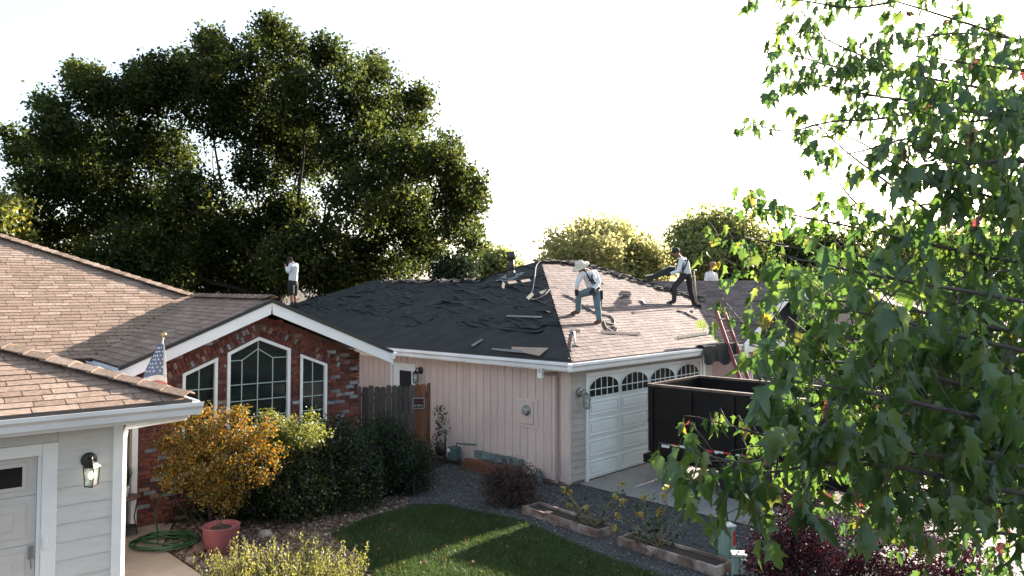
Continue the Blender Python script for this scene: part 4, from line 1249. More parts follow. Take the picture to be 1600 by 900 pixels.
# gas meter
gm = empty("gas_meter", PW(-.22, 3.12, 0), PANG, "green gas meter with regulator and pipes by the pink wall", "gas meter")
mb = MB(); mb.bb(-.1, .1, -.16, .10, .12, .42); bevel(mb.build("body", GREENM, gm), .03)
mb = MB(); mb.lathe([(.14, 0), (.15, .03), (.15, .08), (.06, .12)], (-.06, .3, .33), 18, 0, 'x'); mb.build("regulator", BLACKM, gm, True)
mb = MB(); mb.tube([(0, .28, 0), (0, .28, .62), (0, .22, .68)], .022, 8); mb.build("riser_pipe", GREENM, gm, True)
mb = MB(); mb.tube([(0, -.1, .42), (0, -.1, .5), (.05, -.3, .5), (.1, -.62, .52)], .018, 8); mb.build("outlet_pipe", GREENM, gm, True)
mb = MB(); mb.lathe([(.05, 0), (.045, .03)], (-.1, .05, .33), 14, 0, 'x'); mb.build("dial", WHITEP, gm, True)
mb = MB(); mb.ball((0, .28, .72), .05); mb.build("vent_cap", GREENM, gm, True)
# planks against the wall
pl = empty("plank_pile", PW(-.12, 1.85, 0), PANG, "blue-green plank resting on stacked brown boards along the pink wall", "plank pile")
for k, (z0, z1, y0, y1, xo, mt) in enumerate(((.0, .075, -.8, .85, -.22, NEWWOOD), (.08, .15, -.82, .83, -.20, NEWWOOD), (.155, .235, -.78, .8, -.18, NEWWOOD), (.25, .395, -.70, .68, -.0, M("blue_green_plank", (.20, .26, .26), (.14, .19, .19), 6, .85, .4, 30, c3=(.08, .08, .08), c3scale=6, c3amt=.8)))):
    mb = MB(); mb.bb(xo - .04, xo + .06, y0, y1, z0, z1); mb.build("plank", mt, pl)
# watering can by the wall
wc = empty("watering_can", PW(-.2, .62, 0), PANG, "small blue-green can by the pink wall next to the downspout", "watering can")
mb = MB(); mb.lathe([(.09, 0), (.10, .02), (.095, .2), (.07, .24)], (0, 0, 0), 18); mb.build("body", GREENM, wc, True)
mb = MB(); mb.tube([(0, .09, .06), (0, .17, .16), (0, .22, .26)], [.022, .018, .014], 8); mb.build("spout", GREENM, wc, True)
mb = MB(); mb.tube([(0, -.08, .2), (0, -.05, .3), (0, .04, .31), (0, .07, .23)], .011, 7); mb.build("handle", GREENM, wc, True)

# planters
def planter(label, a, b, side, h=.14, depth=.42):
    a, b = Vector(a), Vector(b); d = b - a; L_ = d.length; rz = math.atan2(d.y, d.x)
    r = empty("raised_planter", a, rz, label, "planter", "wooden planters beside the lawn")
    for (x0, x1, y0, y1) in ((0, L_ * .62, 0, .045), (L_ * .62 + .004, L_, .003, .047), (0, L_, depth - .045, depth)):
        mb = MB(); mb.bb(x0, x1, y0, y1, 0, h); mb.build("side_board", PLANTERW, r)
    for x0 in (0.001, L_ - .046):
        mb = MB(); mb.bb(x0, x0 + .045, .048, depth - .046, 0, h - .004); mb.build("end_board", PLANTERW, r)
    mb = MB(); mb.bb(.046, L_ - .047, .048, depth - .046, 0, h * .72); mb.build("soil", SOIL, r)
    return r
planter("old wooden planter nearer the pink house beside the lawn", (.18, 13.95, 0), (1.36, 12.55, 0), 1)
planter("old wooden planter nearer the green utility pedestals", (1.63, 12.25, 0), (2.82, 10.92, 0), 1)

# pedestals
def pedestal(label, loc, rz, w_, h_, sticker):
    r = empty("utility_pedestal", loc, rz, label, "utility pedestal", "green utility pedestals")
    mb = MB(); mb.bb(-w_ / 2, w_ / 2, -w_ / 2, w_ / 2, 0, h_); bevel(mb.build("body", PEDEST, r), .012)
    mb = MB(); mb.bb(-.003, .003, -w_ / 2 - .004, -w_ / 2 + .002, 0, h_); mb.build("seam", BLACKM, r)
    mb = MB(); mb.prism([(-w_ / 2 - .012, -w_ / 2 - .012, h_ + .001), (w_ / 2 + .012, -w_ / 2 - .012, h_ + .001), (w_ / 2 + .012, w_ / 2 + .012, h_ + .001), (-w_ / 2 - .012, w_ / 2 + .012, h_ + .001)], (0, 0, .03)); bevel(mb.build("cap", PEDTOP, r), .01)
    if sticker:
        mb = MB(); mb.bb(w_ / 2 + .001, w_ / 2 + .004, -.05, .04, h_ - .26, h_ - .05); mb.build("sticker", RED, r)
        mb = MB(); mb.bb(-w_ / 2 - .004 + w_ * .78, -w_ / 2 + w_ * .97, -w_ / 2 - .004, -w_ / 2 - .001, h_ - .26, h_ - .05); mb.build("sticker", RED, r)
    else:
        mb = MB(); mb.tube([(-.0, 0, h_ + .031), (0, 0, h_ + .05)], .012, 8); mb.build("bolt", BLACKM, r)
        mb = MB(); mb.bb(-w_ / 2 - .004, w_ / 2 + .004, -w_ / 2 - .004, -w_ / 2 - .001, h_ - .24, h_ - .22); mb.build("strap", BLACKM, r)
    return r
pedestal("taller green utility pedestal with a red sticker by the planter end", ground(1136, 876), R(12), .19, .50, True)
pedestal("shorter green utility pedestal in front, beside the dark red bush", ground(1155, 935), R(-8), .165, .55, False)

# dump trailer
TX, TY = 1.5, -.9
tr = empty("dump_trailer", PW(TX, TY, 0), PANG, "black high-sided dump trailer parked on the driveway facing the garage", "trailer")
TW, TL, TZ0, TZ1 = 2.08, 4.7, .62, 1.95
for (nm, x0, x1, y0, y1) in (("side_wall", 0, .06, -TL, 0), ("side_wall", TW - .06, TW, -TL, 0), ("tailgate", .062, TW - .062, -.06, 0), ("front_wall", .062, TW - .062, -TL, -TL + .06)):
    mb = MB(); mb.bb(x0, x1, y0, y1, TZ0, TZ1); w_ = mb.build(nm, TRAIL, tr)
    if nm == "side_wall":
        sx = -1 if x0 == 0 else 1; xf = x0 if x0 == 0 else x1
        for k in range(6):
            yy = -.1 - k * (TL - .2) / 5
            mb = MB(); mb.bb(min(xf, xf + sx * .05), max(xf, xf + sx * .05), yy - .04, yy + .04, TZ0 + .01, TZ1 - .05); mb.build("stake", TRAIL, w_)
        mb = MB(); mb.bb(min(xf, xf + sx * .03), max(xf, xf + sx * .03), -TL + .01, -.01, TZ0 + .62, TZ0 + .66); mb.build("rib", TRAIL, w_)
for (x0, x1, y0, y1) in ((-.02, .08, -TL, .0), (TW - .08, TW + .02, -TL, .0), (.081, TW - .081, -.08, .0), (.081, TW - .081, -TL, -TL + .08)):
    mb = MB(); mb.bb(x0, x1, y0, y1, TZ1 + .001, TZ1 + .05); mb.build("top_rail", TRAILRIM, tr)
mb = MB(); mb.bb(.05, TW - .05, -TL + .02, -.05, TZ0 - .08, TZ0 + .02); mb.build("bed_floor", TRAIL, tr)
mb = MB()
for xx in (.35, TW - .45): mb.bb(xx, xx + .1, -TL - .1, 0, TZ0 - .25, TZ0 - .081)
mb.bb(-.12, TW + .12, -TL * .72, -TL * .30, TZ0 - .06, TZ0 - .0); mb.build("chassis", TRAIL, tr)
mb = MB(); mb.bb(-.1, .25, -.12, .06, TZ0 - .22, TZ0 - .05); mb.build("rear_bumper", TRAIL, tr)
for sx in (0, 1):
    for yy in (-TL * .42, -TL * .60):
        xc = -.02 if sx == 0 else TW + .02
        mb = MB(); mb.lathe([(.20, -.11), (.34, -.11), (.375, -.06), (.375, .06), (.34, .11), (.20, .11)], (xc, yy, .375), 24, 0, 'x'); wh = mb.build("wheel", M("tyre_rubber", (.02, .02, .02), (.03, .03, .03), 9, .8), tr, True)
        mb = MB(); mb.lathe([(.20, -.115), (.18, -.06), (.06, -.05), (.05, -.13)] if sx == 0 else [(.20, .115), (.18, .06), (.06, .05), (.05, .13)], (xc, yy, .375), 20, 0, 'x'); mb.build("rim", GREYM, wh, True)
    xo = -.15 if sx == 0 else TW - .08
    mb = MB(); mb.prism([(xo, -TL * .30, .62), (xo, -TL * .34, .80), (xo, -TL * .68, .80), (xo, -TL * .72, .62), (xo, -TL * .70, .62), (xo, -TL * .67, .77), (xo, -TL * .35, .77), (xo, -TL * .32, .62)], (.23, 0, 0)); mb.build("fender", TRAIL, tr)
# reflective tape
for k in range(22):
    y0 = -.55 - k * .19
    if k in (3, 9, 15): continue
    mb = MB(); mb.bb(-.062, -.059, y0 - .185, y0, TZ0 + .16, TZ0 + .215) if False else mb.bb(-.0075, -.004, y0 - .185, y0, TZ0 + .16, TZ0 + .215)
    mb.build("tape", (RED, WHITEP)[k % 2], tr)
mb = MB(); mb.bb(-.0075, -.004, -.5, -.32, TZ0 + .12, TZ0 + .175); mb.build("tape", WHITEP, tr)
Rt = Matrix.Rotation(R(-90), 4, 'Z') @ Matrix.Rotation(R(90), 4, 'X')
text_mesh("DUMPER", .085, WHITEP, "lettering", tr, Matrix.Translation((-.012, -4.03, 1.50)) @ Rt)
text_mesh("84,226", .075, WHITEP, "lettering", tr, Matrix.Translation((-.012, -4.43, 1.49)) @ Rt)
mb = MB(); mb.prism([(.6, -TL, .45), (TW - .6, -TL, .45), (TW / 2 + .06, -TL - 1.3, .45), (TW / 2 - .06, -TL - 1.3, .45)], (0, 0, .1)); mb.build("drawbar", TRAIL, tr)

# ladder
LADR = M("red_fibreglass", (.30, .085, .085), (.25, .07, .07), 6, .5)
la = empty("extension_ladder", PW(5.82, -1.45, 0), PANG, "red fibreglass ladder leaning on the eave right of the garage", "ladder")
lt = Vector((-.14, 1.22, 3.45)); wv = Vector((.42, 0, 0))
for k in range(2):
    mb = MB(); mb.beam(wv * k, wv * k + lt, .035, .09); mb.build("rail", LADR, la)
for k in range(11):
    mb = MB(); p = lt * ((k + .6) / 11.5); mb.tube([p, p + wv], .016, 8); mb.build("rung", GREYM, la)

# roof tools and ropes
def on_front(x, y, lift=0.0): return PW(x, y, pz(y + .4) + lift)
def on_left(y, q, lift=0.0): return PW(-.4 + q, y, pz(q) + lift)
ROPE = M("pale_rope", (.42, .40, .36), (.34, .32, .29), 20, .9); DROPE = M("grey_rope", (.16, .15, .14), (.12, .11, .105), 20, .9)
def spline(pts, n=8):
    P = [Vector(p) for p in pts]; out = []
    for i in range(len(P) - 1):
        p0, p1, p2, p3 = P[max(i - 1, 0)], P[i], P[i + 1], P[min(i + 2, len(P) - 1)]
        for k in range(n):
            t = k / n
            out.append(.5 * ((2 * p1) + (p2 - p0) * t + (2 * p0 - 5 * p1 + 4 * p2 - p3) * t * t + (3 * p1 - p0 - 3 * p2 + p3) * t ** 3))
    return out + [P[-1]]
def left_hit(px, py, lift=.05):   # sight line -> left slope
    o_ = Vector((0, 0, CAMH)); d_ = at(px, py, 10) - o_
    Fi = PF.inverted(); a_ = Fi @ o_; b_ = (Fi.to_3x3() @ d_)
    t_ = (PE + PS * (a_.x + .4) - a_.z) / (b_.z - PS * b_.x); q_ = a_ + b_ * t_
    return PF @ (q_ + Vector((0, 0, lift)))
def front_hit(px, py, lift=.03):
    o_ = Vector((0, 0, CAMH)); d_ = at(px, py, 10) - o_
    Fi = PF.inverted(); a_ = Fi @ o_; b_ = (Fi.to_3x3() @ d_)
    t_ = (PE + PS * (a_.y + .4) - a_.z) / (b_.z - PS * b_.y); q_ = a_ + b_ * t_
    return PF @ (q_ + Vector((0, 0, lift)))
# roof jack / vent pipe
vroot = empty("vent_pipe", left_hit(799, 434, 0), PANG, "dark metal vent pipe with a cap standing on the torn roof slope", "vent pipe")
mb = MB(); up = Vector((1, 0, PS)).normalized(); mb.obox(Vector((-.34, -.3, -.10)), up * .62, (0, .6, 0), Vector((-PS, 0, 1)).normalized() * .012); mb.build("flashing", PALE, vroot)
mb = MB(); mb.lathe([(.17, -.05), (.10, .16), (.095, .2)], (0, 0, 0), 18); mb.build("boot", M("dark_boot_metal", (.08, .085, .09), (.06, .065, .07), 8, .5, metal=.4), vroot, True)
mb = MB(); mb.lathe([(.085, .1), (.085, .58)], (0, 0, 0), 18); mb.build("pipe", BLACKM, vroot, True)
mb = MB(); mb.lathe([(.10, .50), (.125, .52), (.125, .70), (.10, .73), (.02, .74)], (0, 0, 0), 18); mb.build("cap", BLACKM, vroot, True)
mb = MB(); mb.tube(spline([on_left(4.7, 5.05, .1)] + [left_hit(*q, .08) for q in ((838, 420), (836, 435), (833, 455), (829, 470), (838, 472))] + [left_hit(852, 465, .08), left_hit(862, 455, .1), left_hit(872, 457, .1)]), .012, 6)
tag(mb.build("safety_rope", ROPE, None, True), "pale safety rope hanging from the roof peak over the dark slope", "rope")
mb = MB(); mb.tube(spline([front_hit(*q) for q in ((880, 462), (898, 470), (915, 482), (935, 492), (955, 497), (960, 507), (950, 508), (944, 503), (948, 515), (960, 521), (964, 517), (955, 511))]), .02, 6)
tag(mb.build("safety_rope", DROPE, None, True), "grey rope looped on the lit slope behind the kneeling roofer", "rope")
mb = MB(); mb.tube(spline([front_hit(*q) for q in ((1058, 487), (1070, 490), (1078, 494), (1084, 490), (1078, 487), (1074, 492), (1086, 498), (1090, 500))]), .02, 6)
tag(mb.build("safety_rope", DROPE, None, True), "grey rope coil by the feet of the roofer carrying shingles", "rope")
# tear-off shovel lying on the lit slope
def shovel(label, a, b, grip):
    a, b = Vector(a), Vector(b); d = (b - a); L_ = d.length; d.normalize()
    r = empty("roofing_shovel", a, 0, label, "roofing shovel")
    up = Vector((0, 0, 1)); s = d.cross(up).normalized()
    mb = MB(); mb.obox(-s * .13 - d * .12, s * .26, d * .16, Vector((0, 0, .012))); 
    for k in range(5): mb.obox(-s * .13 + s * (.055 * k) - d * .17, s * .035, d * .05, Vector((0, 0, .01)))
    mb.build("blade", BLACKM, r)
    mb = MB(); mb.tube([d * .03 + Vector((0, 0, .02)), d * L_ + Vector((0, 0, .05))], .02, 8); mb.build("handle", M("pale_wood_handle", (.50, .40, .30), (.44, .35, .26), 6, .6), r, True)
    mb = MB(); mb.tube([d * L_ - s * .07 + Vector((0, 0, .05)), d * L_ + s * .07 + Vector((0, 0, .05))], .024, 8); mb.build("grip", grip, r, True)
    return r
shovel("tear-off shovel with green grip lying on the lit slope near the hip", front_hit(897, 521, .03), front_hit(899, 547, .03), GREENM)
shovel("tear-off shovel standing upright behind the roofer carrying shingles", front_hit(1089, 480, .03), at(1084, 425, 22.75), GREYM)
# scraps on the felt
def loose(name, label, pts, mat, th=.012, cat="shingle scrap"):
    c_ = sum(pts, Vector()) / len(pts); mb = MB(); mb.prism([p - c_ for p in pts], (0, 0, th)); o = mb.build(name, mat); o.location = c_
    return tag(o, label, cat)
loose("cardboard_scrap", "tan cardboard scrap lying near the gutter on the dark slope", [left_hit(*q, .06) for q in ((800, 552), (843, 561), (857, 549), (826, 548), (799, 547))], CARD, cat="cardboard")
loose("flashing_strip", "long pale metal flashing strip on the dark slope", [left_hit(*q, .07) for q in ((791, 499.5), (846, 501.5), (847, 499.5), (793, 497.5))], PALE, cat="flashing")
loose("flashing_strip", "bent pale flashing piece near the left end of the gutter", [left_hit(*q, .07) for q in ((736, 545), (739, 547), (755, 536), (752, 535))], PALE, cat="flashing")
loose("flashing_strip", "thin pale strip beside the tan cardboard scrap", [left_hit(*q, .06) for q in ((768, 551), (815, 556), (816, 553), (769, 549))], PALE, cat="flashing")
# ================================================================== PEOPLE
def remesh(mb, name, mat, parent, voxel=.014, smooth_it=3):
    me = bpy.data.meshes.new("tmp"); me.from_pydata(mb.v, [], mb.f); me.update()
    tmp = bpy.data.objects.new("tmp", me); C.objects.link(tmp)
    b_ = bmesh.new(); b_.from_mesh(me); bmesh.ops.recalc_face_normals(b_, faces=b_.faces); b_.to_mesh(me); b_.free()
    m_ = tmp.modifiers.new("r", 'REMESH'); m_.mode = 'VOXEL'; m_.voxel_size = voxel
    s_ = tmp.modifiers.new("s", 'SMOOTH'); s_.iterations = smooth_it; s_.factor = .5
    dg = bpy.context.evaluated_depsgraph_get()
    out = bpy.data.meshes.new_from_object(tmp.evaluated_get(dg)); out.name = name; out.materials.clear()
    bpy.data.objects.remove(tmp); bpy.data.meshes.remove(me)
    return link(name, out, mat, parent, True)
def chain(mb, pts, rad):
    # each segment is its own closed tapered tube with balls at the joints, fused by the remesh
    for a, b, ra, rb in zip(pts[:-1], pts[1:], rad[:-1], rad[1:]):
        mb.tube([a, a.lerp(b, .5), b], [ra, (ra + rb) / 2 * 1.03, rb], 12)
    for p, r_ in zip(pts, rad): mb.ball(p, r_, n=8)
def hand(mb, wrist, tip, side=1):
    d = (tip - wrist); L_ = max(d.length, .05); d.normalize()
    s = d.cross(Vector((0, 1, .3))).normalized(); n_ = s.cross(d)
    c_ = wrist + d * .05; mb.ball(c_, .04, (1, .6, 1.1), 8)
    for k in range(4):
        b = wrist + d * .075 + s * (.024 - .016 * k); ln = (.072, .082, .078, .06)[k]
        mb.tube([b, b + d * ln * .5 + n_ * .006, b + d * ln * .85 - n_ * .018], [.0095, .009, .008], 7)
    b = wrist + d * .03 + s * .035 * side
    mb.tube([b, b + d * .03 + s * .025 * side, b + d * .06 + s * .028 * side], [.011, .0105, .009], 7)
SKIN = M("tanned_skin", (.30, .15, .10), (.26, .125, .085), 9, .6)
SHIRT = M("white_cotton_shirt", (.68, .70, .72), (.58, .60, .62), 6, .9, .3, 12)
DENIM = M("faded_blue_denim", (.13, .20, .22), (.085, .14, .16), 7, .9, .3, 20)
BLACKC = M("black_work_trousers", (.022, .021, .022), (.03, .028, .028), 8, .9, .2, 20)
BOOT = M("brown_leather_boot", (.14, .055, .035), (.10, .04, .028), 8, .7)
BLKB = M("black_boot", (.02, .02, .02), (.03, .03, .03), 8, .7)
STRAP = M("black_harness_strap", (.018, .02, .024), (.025, .026, .03), 8, .8)
STRAW = M("straw_hat", (.66, .60, .50), (.56, .50, .41), 30, .9, .4, 80)
HAIR = M("dark_hair", (.02, .014, .012), (.03, .02, .016), 20, .8)

def person(label, J, root_at, trousers, boots, gloves=None, short=False, hat=None, hair=True, face=(-1, 0, -.2)):
    r = empty("person", root_at, 0, label, "person")
    g = {k: v - root_at for k, v in J.items()}
    body = MB()
    pel, che, nec, hea = g["pelvis"], g["chest"], g["neck"], g["head"]
    chain(body, [pel, pel.lerp(che, .5), che], [.125, .12, .135])
    chain(body, [che, nec, nec.lerp(hea, .6)], [.10, .052, .05])
    up = (hea - nec).normalized()
    f = Vector(face).normalized()
    body.ball(hea, .095, (.92, .92, 1.15), 12)
    body.ball(hea + f * .045 - up * .06, .062, (1, .9, .9), 8)          # jaw
    body.tube([hea + f * .085 + up * .01, hea + f * .118 - up * .022], [.012, .016], 6)   # nose
    sd = f.cross(up).normalized()
    for s in (-1, 1): body.ball(hea + sd * s * .088 - up * .005, .024, (.6, .8, 1.2), 6)   # ears
    body.ball(hea + f * .088 - up * .052, .02, (1, 1.3, .5), 6)        # lips
    for s in "LR":
        chain(body, [che.lerp(g["sh" + s], .5), g["sh" + s], g["el" + s], g["wr" + s]], [.07, .056, .042, .028])
        hand(body, g["wr" + s], g["ha" + s], 1 if s == "L" else -1)
        chain(body, [pel.lerp(g["hip" + s], .6), g["hip" + s], g["kn" + s], g["an" + s]], [.09, .082, .055, .037])
        chain(body, [g["an" + s], g["toe" + s]], [.038, .034])
    bo = remesh(body, "body", SKIN, r, .012, 2)
    eye = MB()
    for s in (-1, 1): eye.ball(hea + f * .078 + sd * s * .033 + up * .012, .014, (1, 1, .8), 6)
    eye.build("eyes", HAIR, bo, True)
    top = MB()
    chain(top, [pel + (che - pel) * .12, pel.lerp(che, .55), che], [.142, .142, .155])
    chain(top, [che, che.lerp(nec, .7)], [.12, .075])
    for s in "LR":
        chain(top, [che.lerp(g["sh" + s], .5), g["sh" + s], g["el" + s], g["el" + s].lerp(g["wr" + s], .93)], [.09, .075, .06, .047])
    so = remesh(top, "shirt", SHIRT, r, .014, 2)
    leg = MB()
    chain(leg, [pel + (che - pel) * .16, pel], [.138, .142])
    for s in "LR":
        k_ = g["kn" + s]; a_ = g["an" + s]
        if short: chain(leg, [pel.lerp(g["hip" + s], .6), g["hip" + s], g["hip" + s].lerp(k_, .9)], [.115, .112, .10])
        else: chain(leg, [pel.lerp(g["hip" + s], .6), g["hip" + s], k_, k_.lerp(a_, .92)], [.105, .102, .077, .066])
    remesh(leg, "trousers", trousers, r, .014, 2)
    for s in "LR":
        b = MB(); a_, t_ = g["an" + s], g["toe" + s]; d = (t_ - a_); 
        chain(b, [a_ + Vector((0, 0, .06)), a_, a_.lerp(t_, .5), t_], [.052, .056, .052, .044])
        remesh(b, "boot", boots, r, .014, 1)
        if gloves:
            b = MB(); w_, h_ = g["wr" + s], g["ha" + s]
            b.ball(w_.lerp(h_, .15), .04); b.ball(w_ + (h_ - w_).normalized() * .055, .05, (1, .75, 1.1), 8); b.ball(w_ + (h_ - w_).normalized() * .11, .042, (1, .8, 1), 8)
            dd = (h_ - w_).normalized(); s_ = dd.cross(Vector((0, 1, .3))).normalized()
            for k in range(4): b.tube([w_ + dd * .08 + s_ * (.03 - .02 * k), w_ + dd * .165 + s_ * (.028 - .018 * k)], [.013, .011], 7)
            b.tube([w_ + dd * .04 + s_ * .03, w_ + dd * .09 + s_ * .06], [.014, .012], 7)
            remesh(b, "glove", gloves, r, .008, 1)
    if hair:
        b = MB(); b.ball(hea - f * .02 + up * .025, .102, (.95, .95, 1.1), 10); remesh(b, "hair", HAIR, r, .014, 1)
    return r, g, up, f, sd

def J1(crop, sc_, Y0):
    return lambda cx, cy, dy=0.0: at(crop[0] + cx / sc_, crop[1] + cy / sc_, Y0 + dy)
# --- roofer with straw hat
fR, fL = front_hit(936, 506, 0), front_hit(900, 492.5, 0)
q = J1((890, 395), 7.2, fR.y); dL = fL.y - fR.y
J = dict(pelvis=q(272, 418, .02), chest=q(222, 262, -.06), neck=q(196, 200, -.10), head=q(138, 182, -.16),
         shL=q(140, 238, -.24), elL=q(88, 335, -.28), wrL=q(78, 405, -.26), haL=q(78, 455, -.25),
         shR=q(282, 222, .08), elR=q(326, 335, -.05), wrR=q(272, 405, -.25), haR=q(245, 440, -.28),
         hipL=q(240, 432, -.08), knL=q(102, 470, dL * .6 - .1), anL=q(96, 660, dL), toeL=q(30, 682, dL - .05),
         hipR=q(300, 436, .1), knR=q(312, 592, .0), anR=q(335, 765, 0), toeR=q(285, 796, -.08))
r, g, up, f, sd = person("roofer in straw hat, white shirt and jeans, one hand on a raised knee", J, fR, DENIM, BOOT, STRAP, face=(-.8, -.35, -.5))
hat = MB(); prof = [(.215, -.005), (.21, .01), (.13, .012), (.112, .03), (.105, .11), (.085, .135), (.02, .13)]
hat.lathe(prof, (0, 0, 0), 28)
ho = hat.build("hat", STRAW, r, True); ho.location = g["head"] + Vector((-.03, -.02, .055)); ho.rotation_euler = (R(18), R(-28), 0)
for (a, b, c_) in (("shL", "chest", "pelvis"), ("shR", "chest", "pelvis")):
    s0 = g[a].lerp(g["neck"], .45) + Vector((0, -.06, .05)); s1 = g["chest"] + Vector((-.02 if a == "shL" else .05, -.165, -.04)); s2 = g["pelvis"].lerp(g["chest"], .45) + Vector((-.0 if a == "shL" else .06, -.165, .0))
    mb = MB(); pts = spline([s0 + Vector((0, .1, .0)), s0, s1, s2], 5)
    mb.tube(pts, .021, 6); mb.build("harness_strap", STRAP, r, True)
mb = MB(); mb.box(g["chest"] + Vector((.03, -.17, -.10)), (.13, .03, .03)); mb.build("harness_strap", STRAP, r)
mb = MB(); mb.box(g["hipR"] + Vector((.12, .0, -.08)), (.07, .12, .22)); mb.box(g["hipR"] + Vector((.11, -.02, -.27)), (.04, .05, .2)); bevel(mb.build("tool_pouch", STRAP, r), .015)
mb = MB(); mb.box(g["pelvis"] + Vector((-.06, -.14, -.07)), (.16, .05, .08)); bevel(mb.build("tool_pouch", STRAP, r), .015)
mb = MB(); mb.lathe([(.152, -.025), (.158, -.02), (.158, .02), (.152, .025)], g["pelvis"] + Vector((0, 0, .05)), 20); mb.build("belt", STRAP, r, True)
# --- roofer carrying shingles
fR, fL = front_hit(1086, 479, 0), front_hit(1049, 475, 0)
q = J1((1000, 375), 7.2, fR.y); dL = fL.y - fR.y
J = dict(pelvis=q(525, 398, 0), chest=q(497, 265, -.02), neck=q(444, 182, -.02), head=q(404, 142, -.02),
         shL=q(465, 228, -.17), elL=q(432, 348, -.26), wrL=q(345, 380, -.24), haL=q(318, 388, -.22),
         shR=q(500, 222, .15), elR=q(425, 335, .16), wrR=q(365, 362, .1), haR=q(335, 372, .08),
         hipL=q(488, 408, -.09), knL=q(386, 525, dL * .5 - .08), anL=q(384, 690, dL), toeL=q(312, 712, dL),
         hipR=q(548, 410, .09), knR=q(570, 570, .06), anR=q(612, 735, 0), toeR=q(580, 752, -.06))
r, g, up, f, sd = person("roofer in dark cap and black trousers walking with shingles in his hands", J, fR, BLACKC, BLKB, STRAP, face=(-1, -.15, -.1))
cap = MB(); cap.lathe([(.108, -.01), (.112, .03), (.10, .075), (.06, .105), (.01, .112)], (0, 0, 0), 20)
cap.add([(-.09, -.07, 0), (-.2, -.05, -.015), (-.2, .05, -.015), (-.09, .07, 0), (-.09, -.07, .012), (-.2, -.05, -.003), (-.2, .05, -.003), (-.09, .07, .012)], BOXF)
co = cap.build("cap", M("dark_blue_cap", (.02, .022, .03), (.03, .032, .04), 9, .8), r, True); co.location = g["head"] + Vector((0, 0, .035)); co.rotation_euler = (0, R(-8), 0)
for (A_, B_) in (((480, 200, -.15), (480, 370, -.14)), ((545, 215, -.12), (478, 352, -.17)), ((486, 228, -.16), (545, 222, -.12))):
    mb = MB(); a_, b_ = q(*A_) - fR, q(*B_) - fR; m_ = a_.lerp(b_, .5) + Vector((.0, -.035, 0))
    mb.tube(spline([a_, m_, b_], 5), .018, 6); mb.build("harness_strap", STRAP, r, True)
# the bundle of shingles he holds
topL = [(60, 408), (150, 392), (250, 338), (330, 300), (398, 306)]; botL = [(98, 450), (180, 438), (262, 404), (330, 380), (392, 372)]
c0 = q(250, 380, .0); vs, fs = [], []
for dy in (-.16, .22):
    for (cx, cy) in topL + botL[::-1]: vs.append(q(cx, cy - (12 if dy > 0 else 0), dy) - c0)
n = 10
fs = [tuple(range(n))[::-1], tuple(range(n, 2 * n))] + [(i, (i + 1) % n, n + (i + 1) % n, n + i) for i in range(n)]
mb = MB(); mb.add(vs, fs); o = mb.build("shingle_bundle", TORN); o.location = c0
tag(o, "dark torn shingles carried by the roofer in the cap", "shingles")
# --- roofer beyond the ridge at right
fR = PW(11.7, 2.9, pz(13.9 - 11.7) + .02); q = J1((1000, 375), 7.2, fR.y)
base = fR + Vector((0, 0, 0))
J = dict(pelvis=q(815, 520, .1), chest=q(795, 410, -.05), neck=q(800, 340, -.1), head=q(815, 292, -.12),
         shL=q(755, 385, -.1), elL=q(742, 455, -.12), wrL=q(748, 520, -.14), haL=q(752, 545, -.15),
         shR=q(845, 390, .05), elR=q(862, 460, 0), wrR=q(840, 525, -.1), haR=q(835, 548, -.12),
         hipL=q(790, 530, .05), hipR=q(838, 530, .1), knL=base + Vector((-.22, -.18, .5)), knR=base + Vector((.2, -.15, .48)),
         anL=base + Vector((-.18, .0, .07)), anR=base + Vector((.18, .05, .07)), toeL=base + Vector((-.24, -.14, .04)), toeR=base + Vector((.16, -.12, .04)))
r, g, up, f, sd = person("crouching roofer in white shirt half hidden by leaves beyond the ridge", J, fR, BLACKC, BLKB, None, face=(-.5, -.7, -.5))
cap = MB(); cap.lathe([(.108, -.01), (.112, .03), (.10, .075), (.06, .105), (.01, .112)], (0, 0, 0), 20)
co = cap.build("cap", M("brown_cap", (.30, .17, .10), (.26, .14, .085), 9, .8), r, True); co.location = g["head"] + Vector((0, 0, .035))
# --- man at the far left end of the roof
fh = left_hit(455, 484, 0); q = J1((420, 390), 10.0, fh.y)
J = dict(pelvis=q(378, 515, 0), chest=q(392, 285, 0), neck=q(368, 195, -.02), head=q(330, 172, -.04),
         shL=q(345, 245, -.18), elL=q(300, 345, -.22), wrL=q(275, 285, -.22), haL=q(262, 250, -.2),
         shR=q(425, 245, .15), elR=q(415, 370, .14), wrR=q(330, 330, .05), haR=q(290, 300, .0),
         hipL=q(345, 530, -.09), knL=q(352, 690, -.08), anL=q(362, 860, -.05), toeL=q(325, 905, -.1),
         hipR=q(410, 530, .1), knR=q(405, 700, .1), anR=q(415, 860, .1), toeR=q(385, 905, .05))
person("man in white shirt and black shorts standing far left on the roof under the tree", J, fh, BLACKC, BLKB, None, short=True, face=(-1, -.1, -.6))
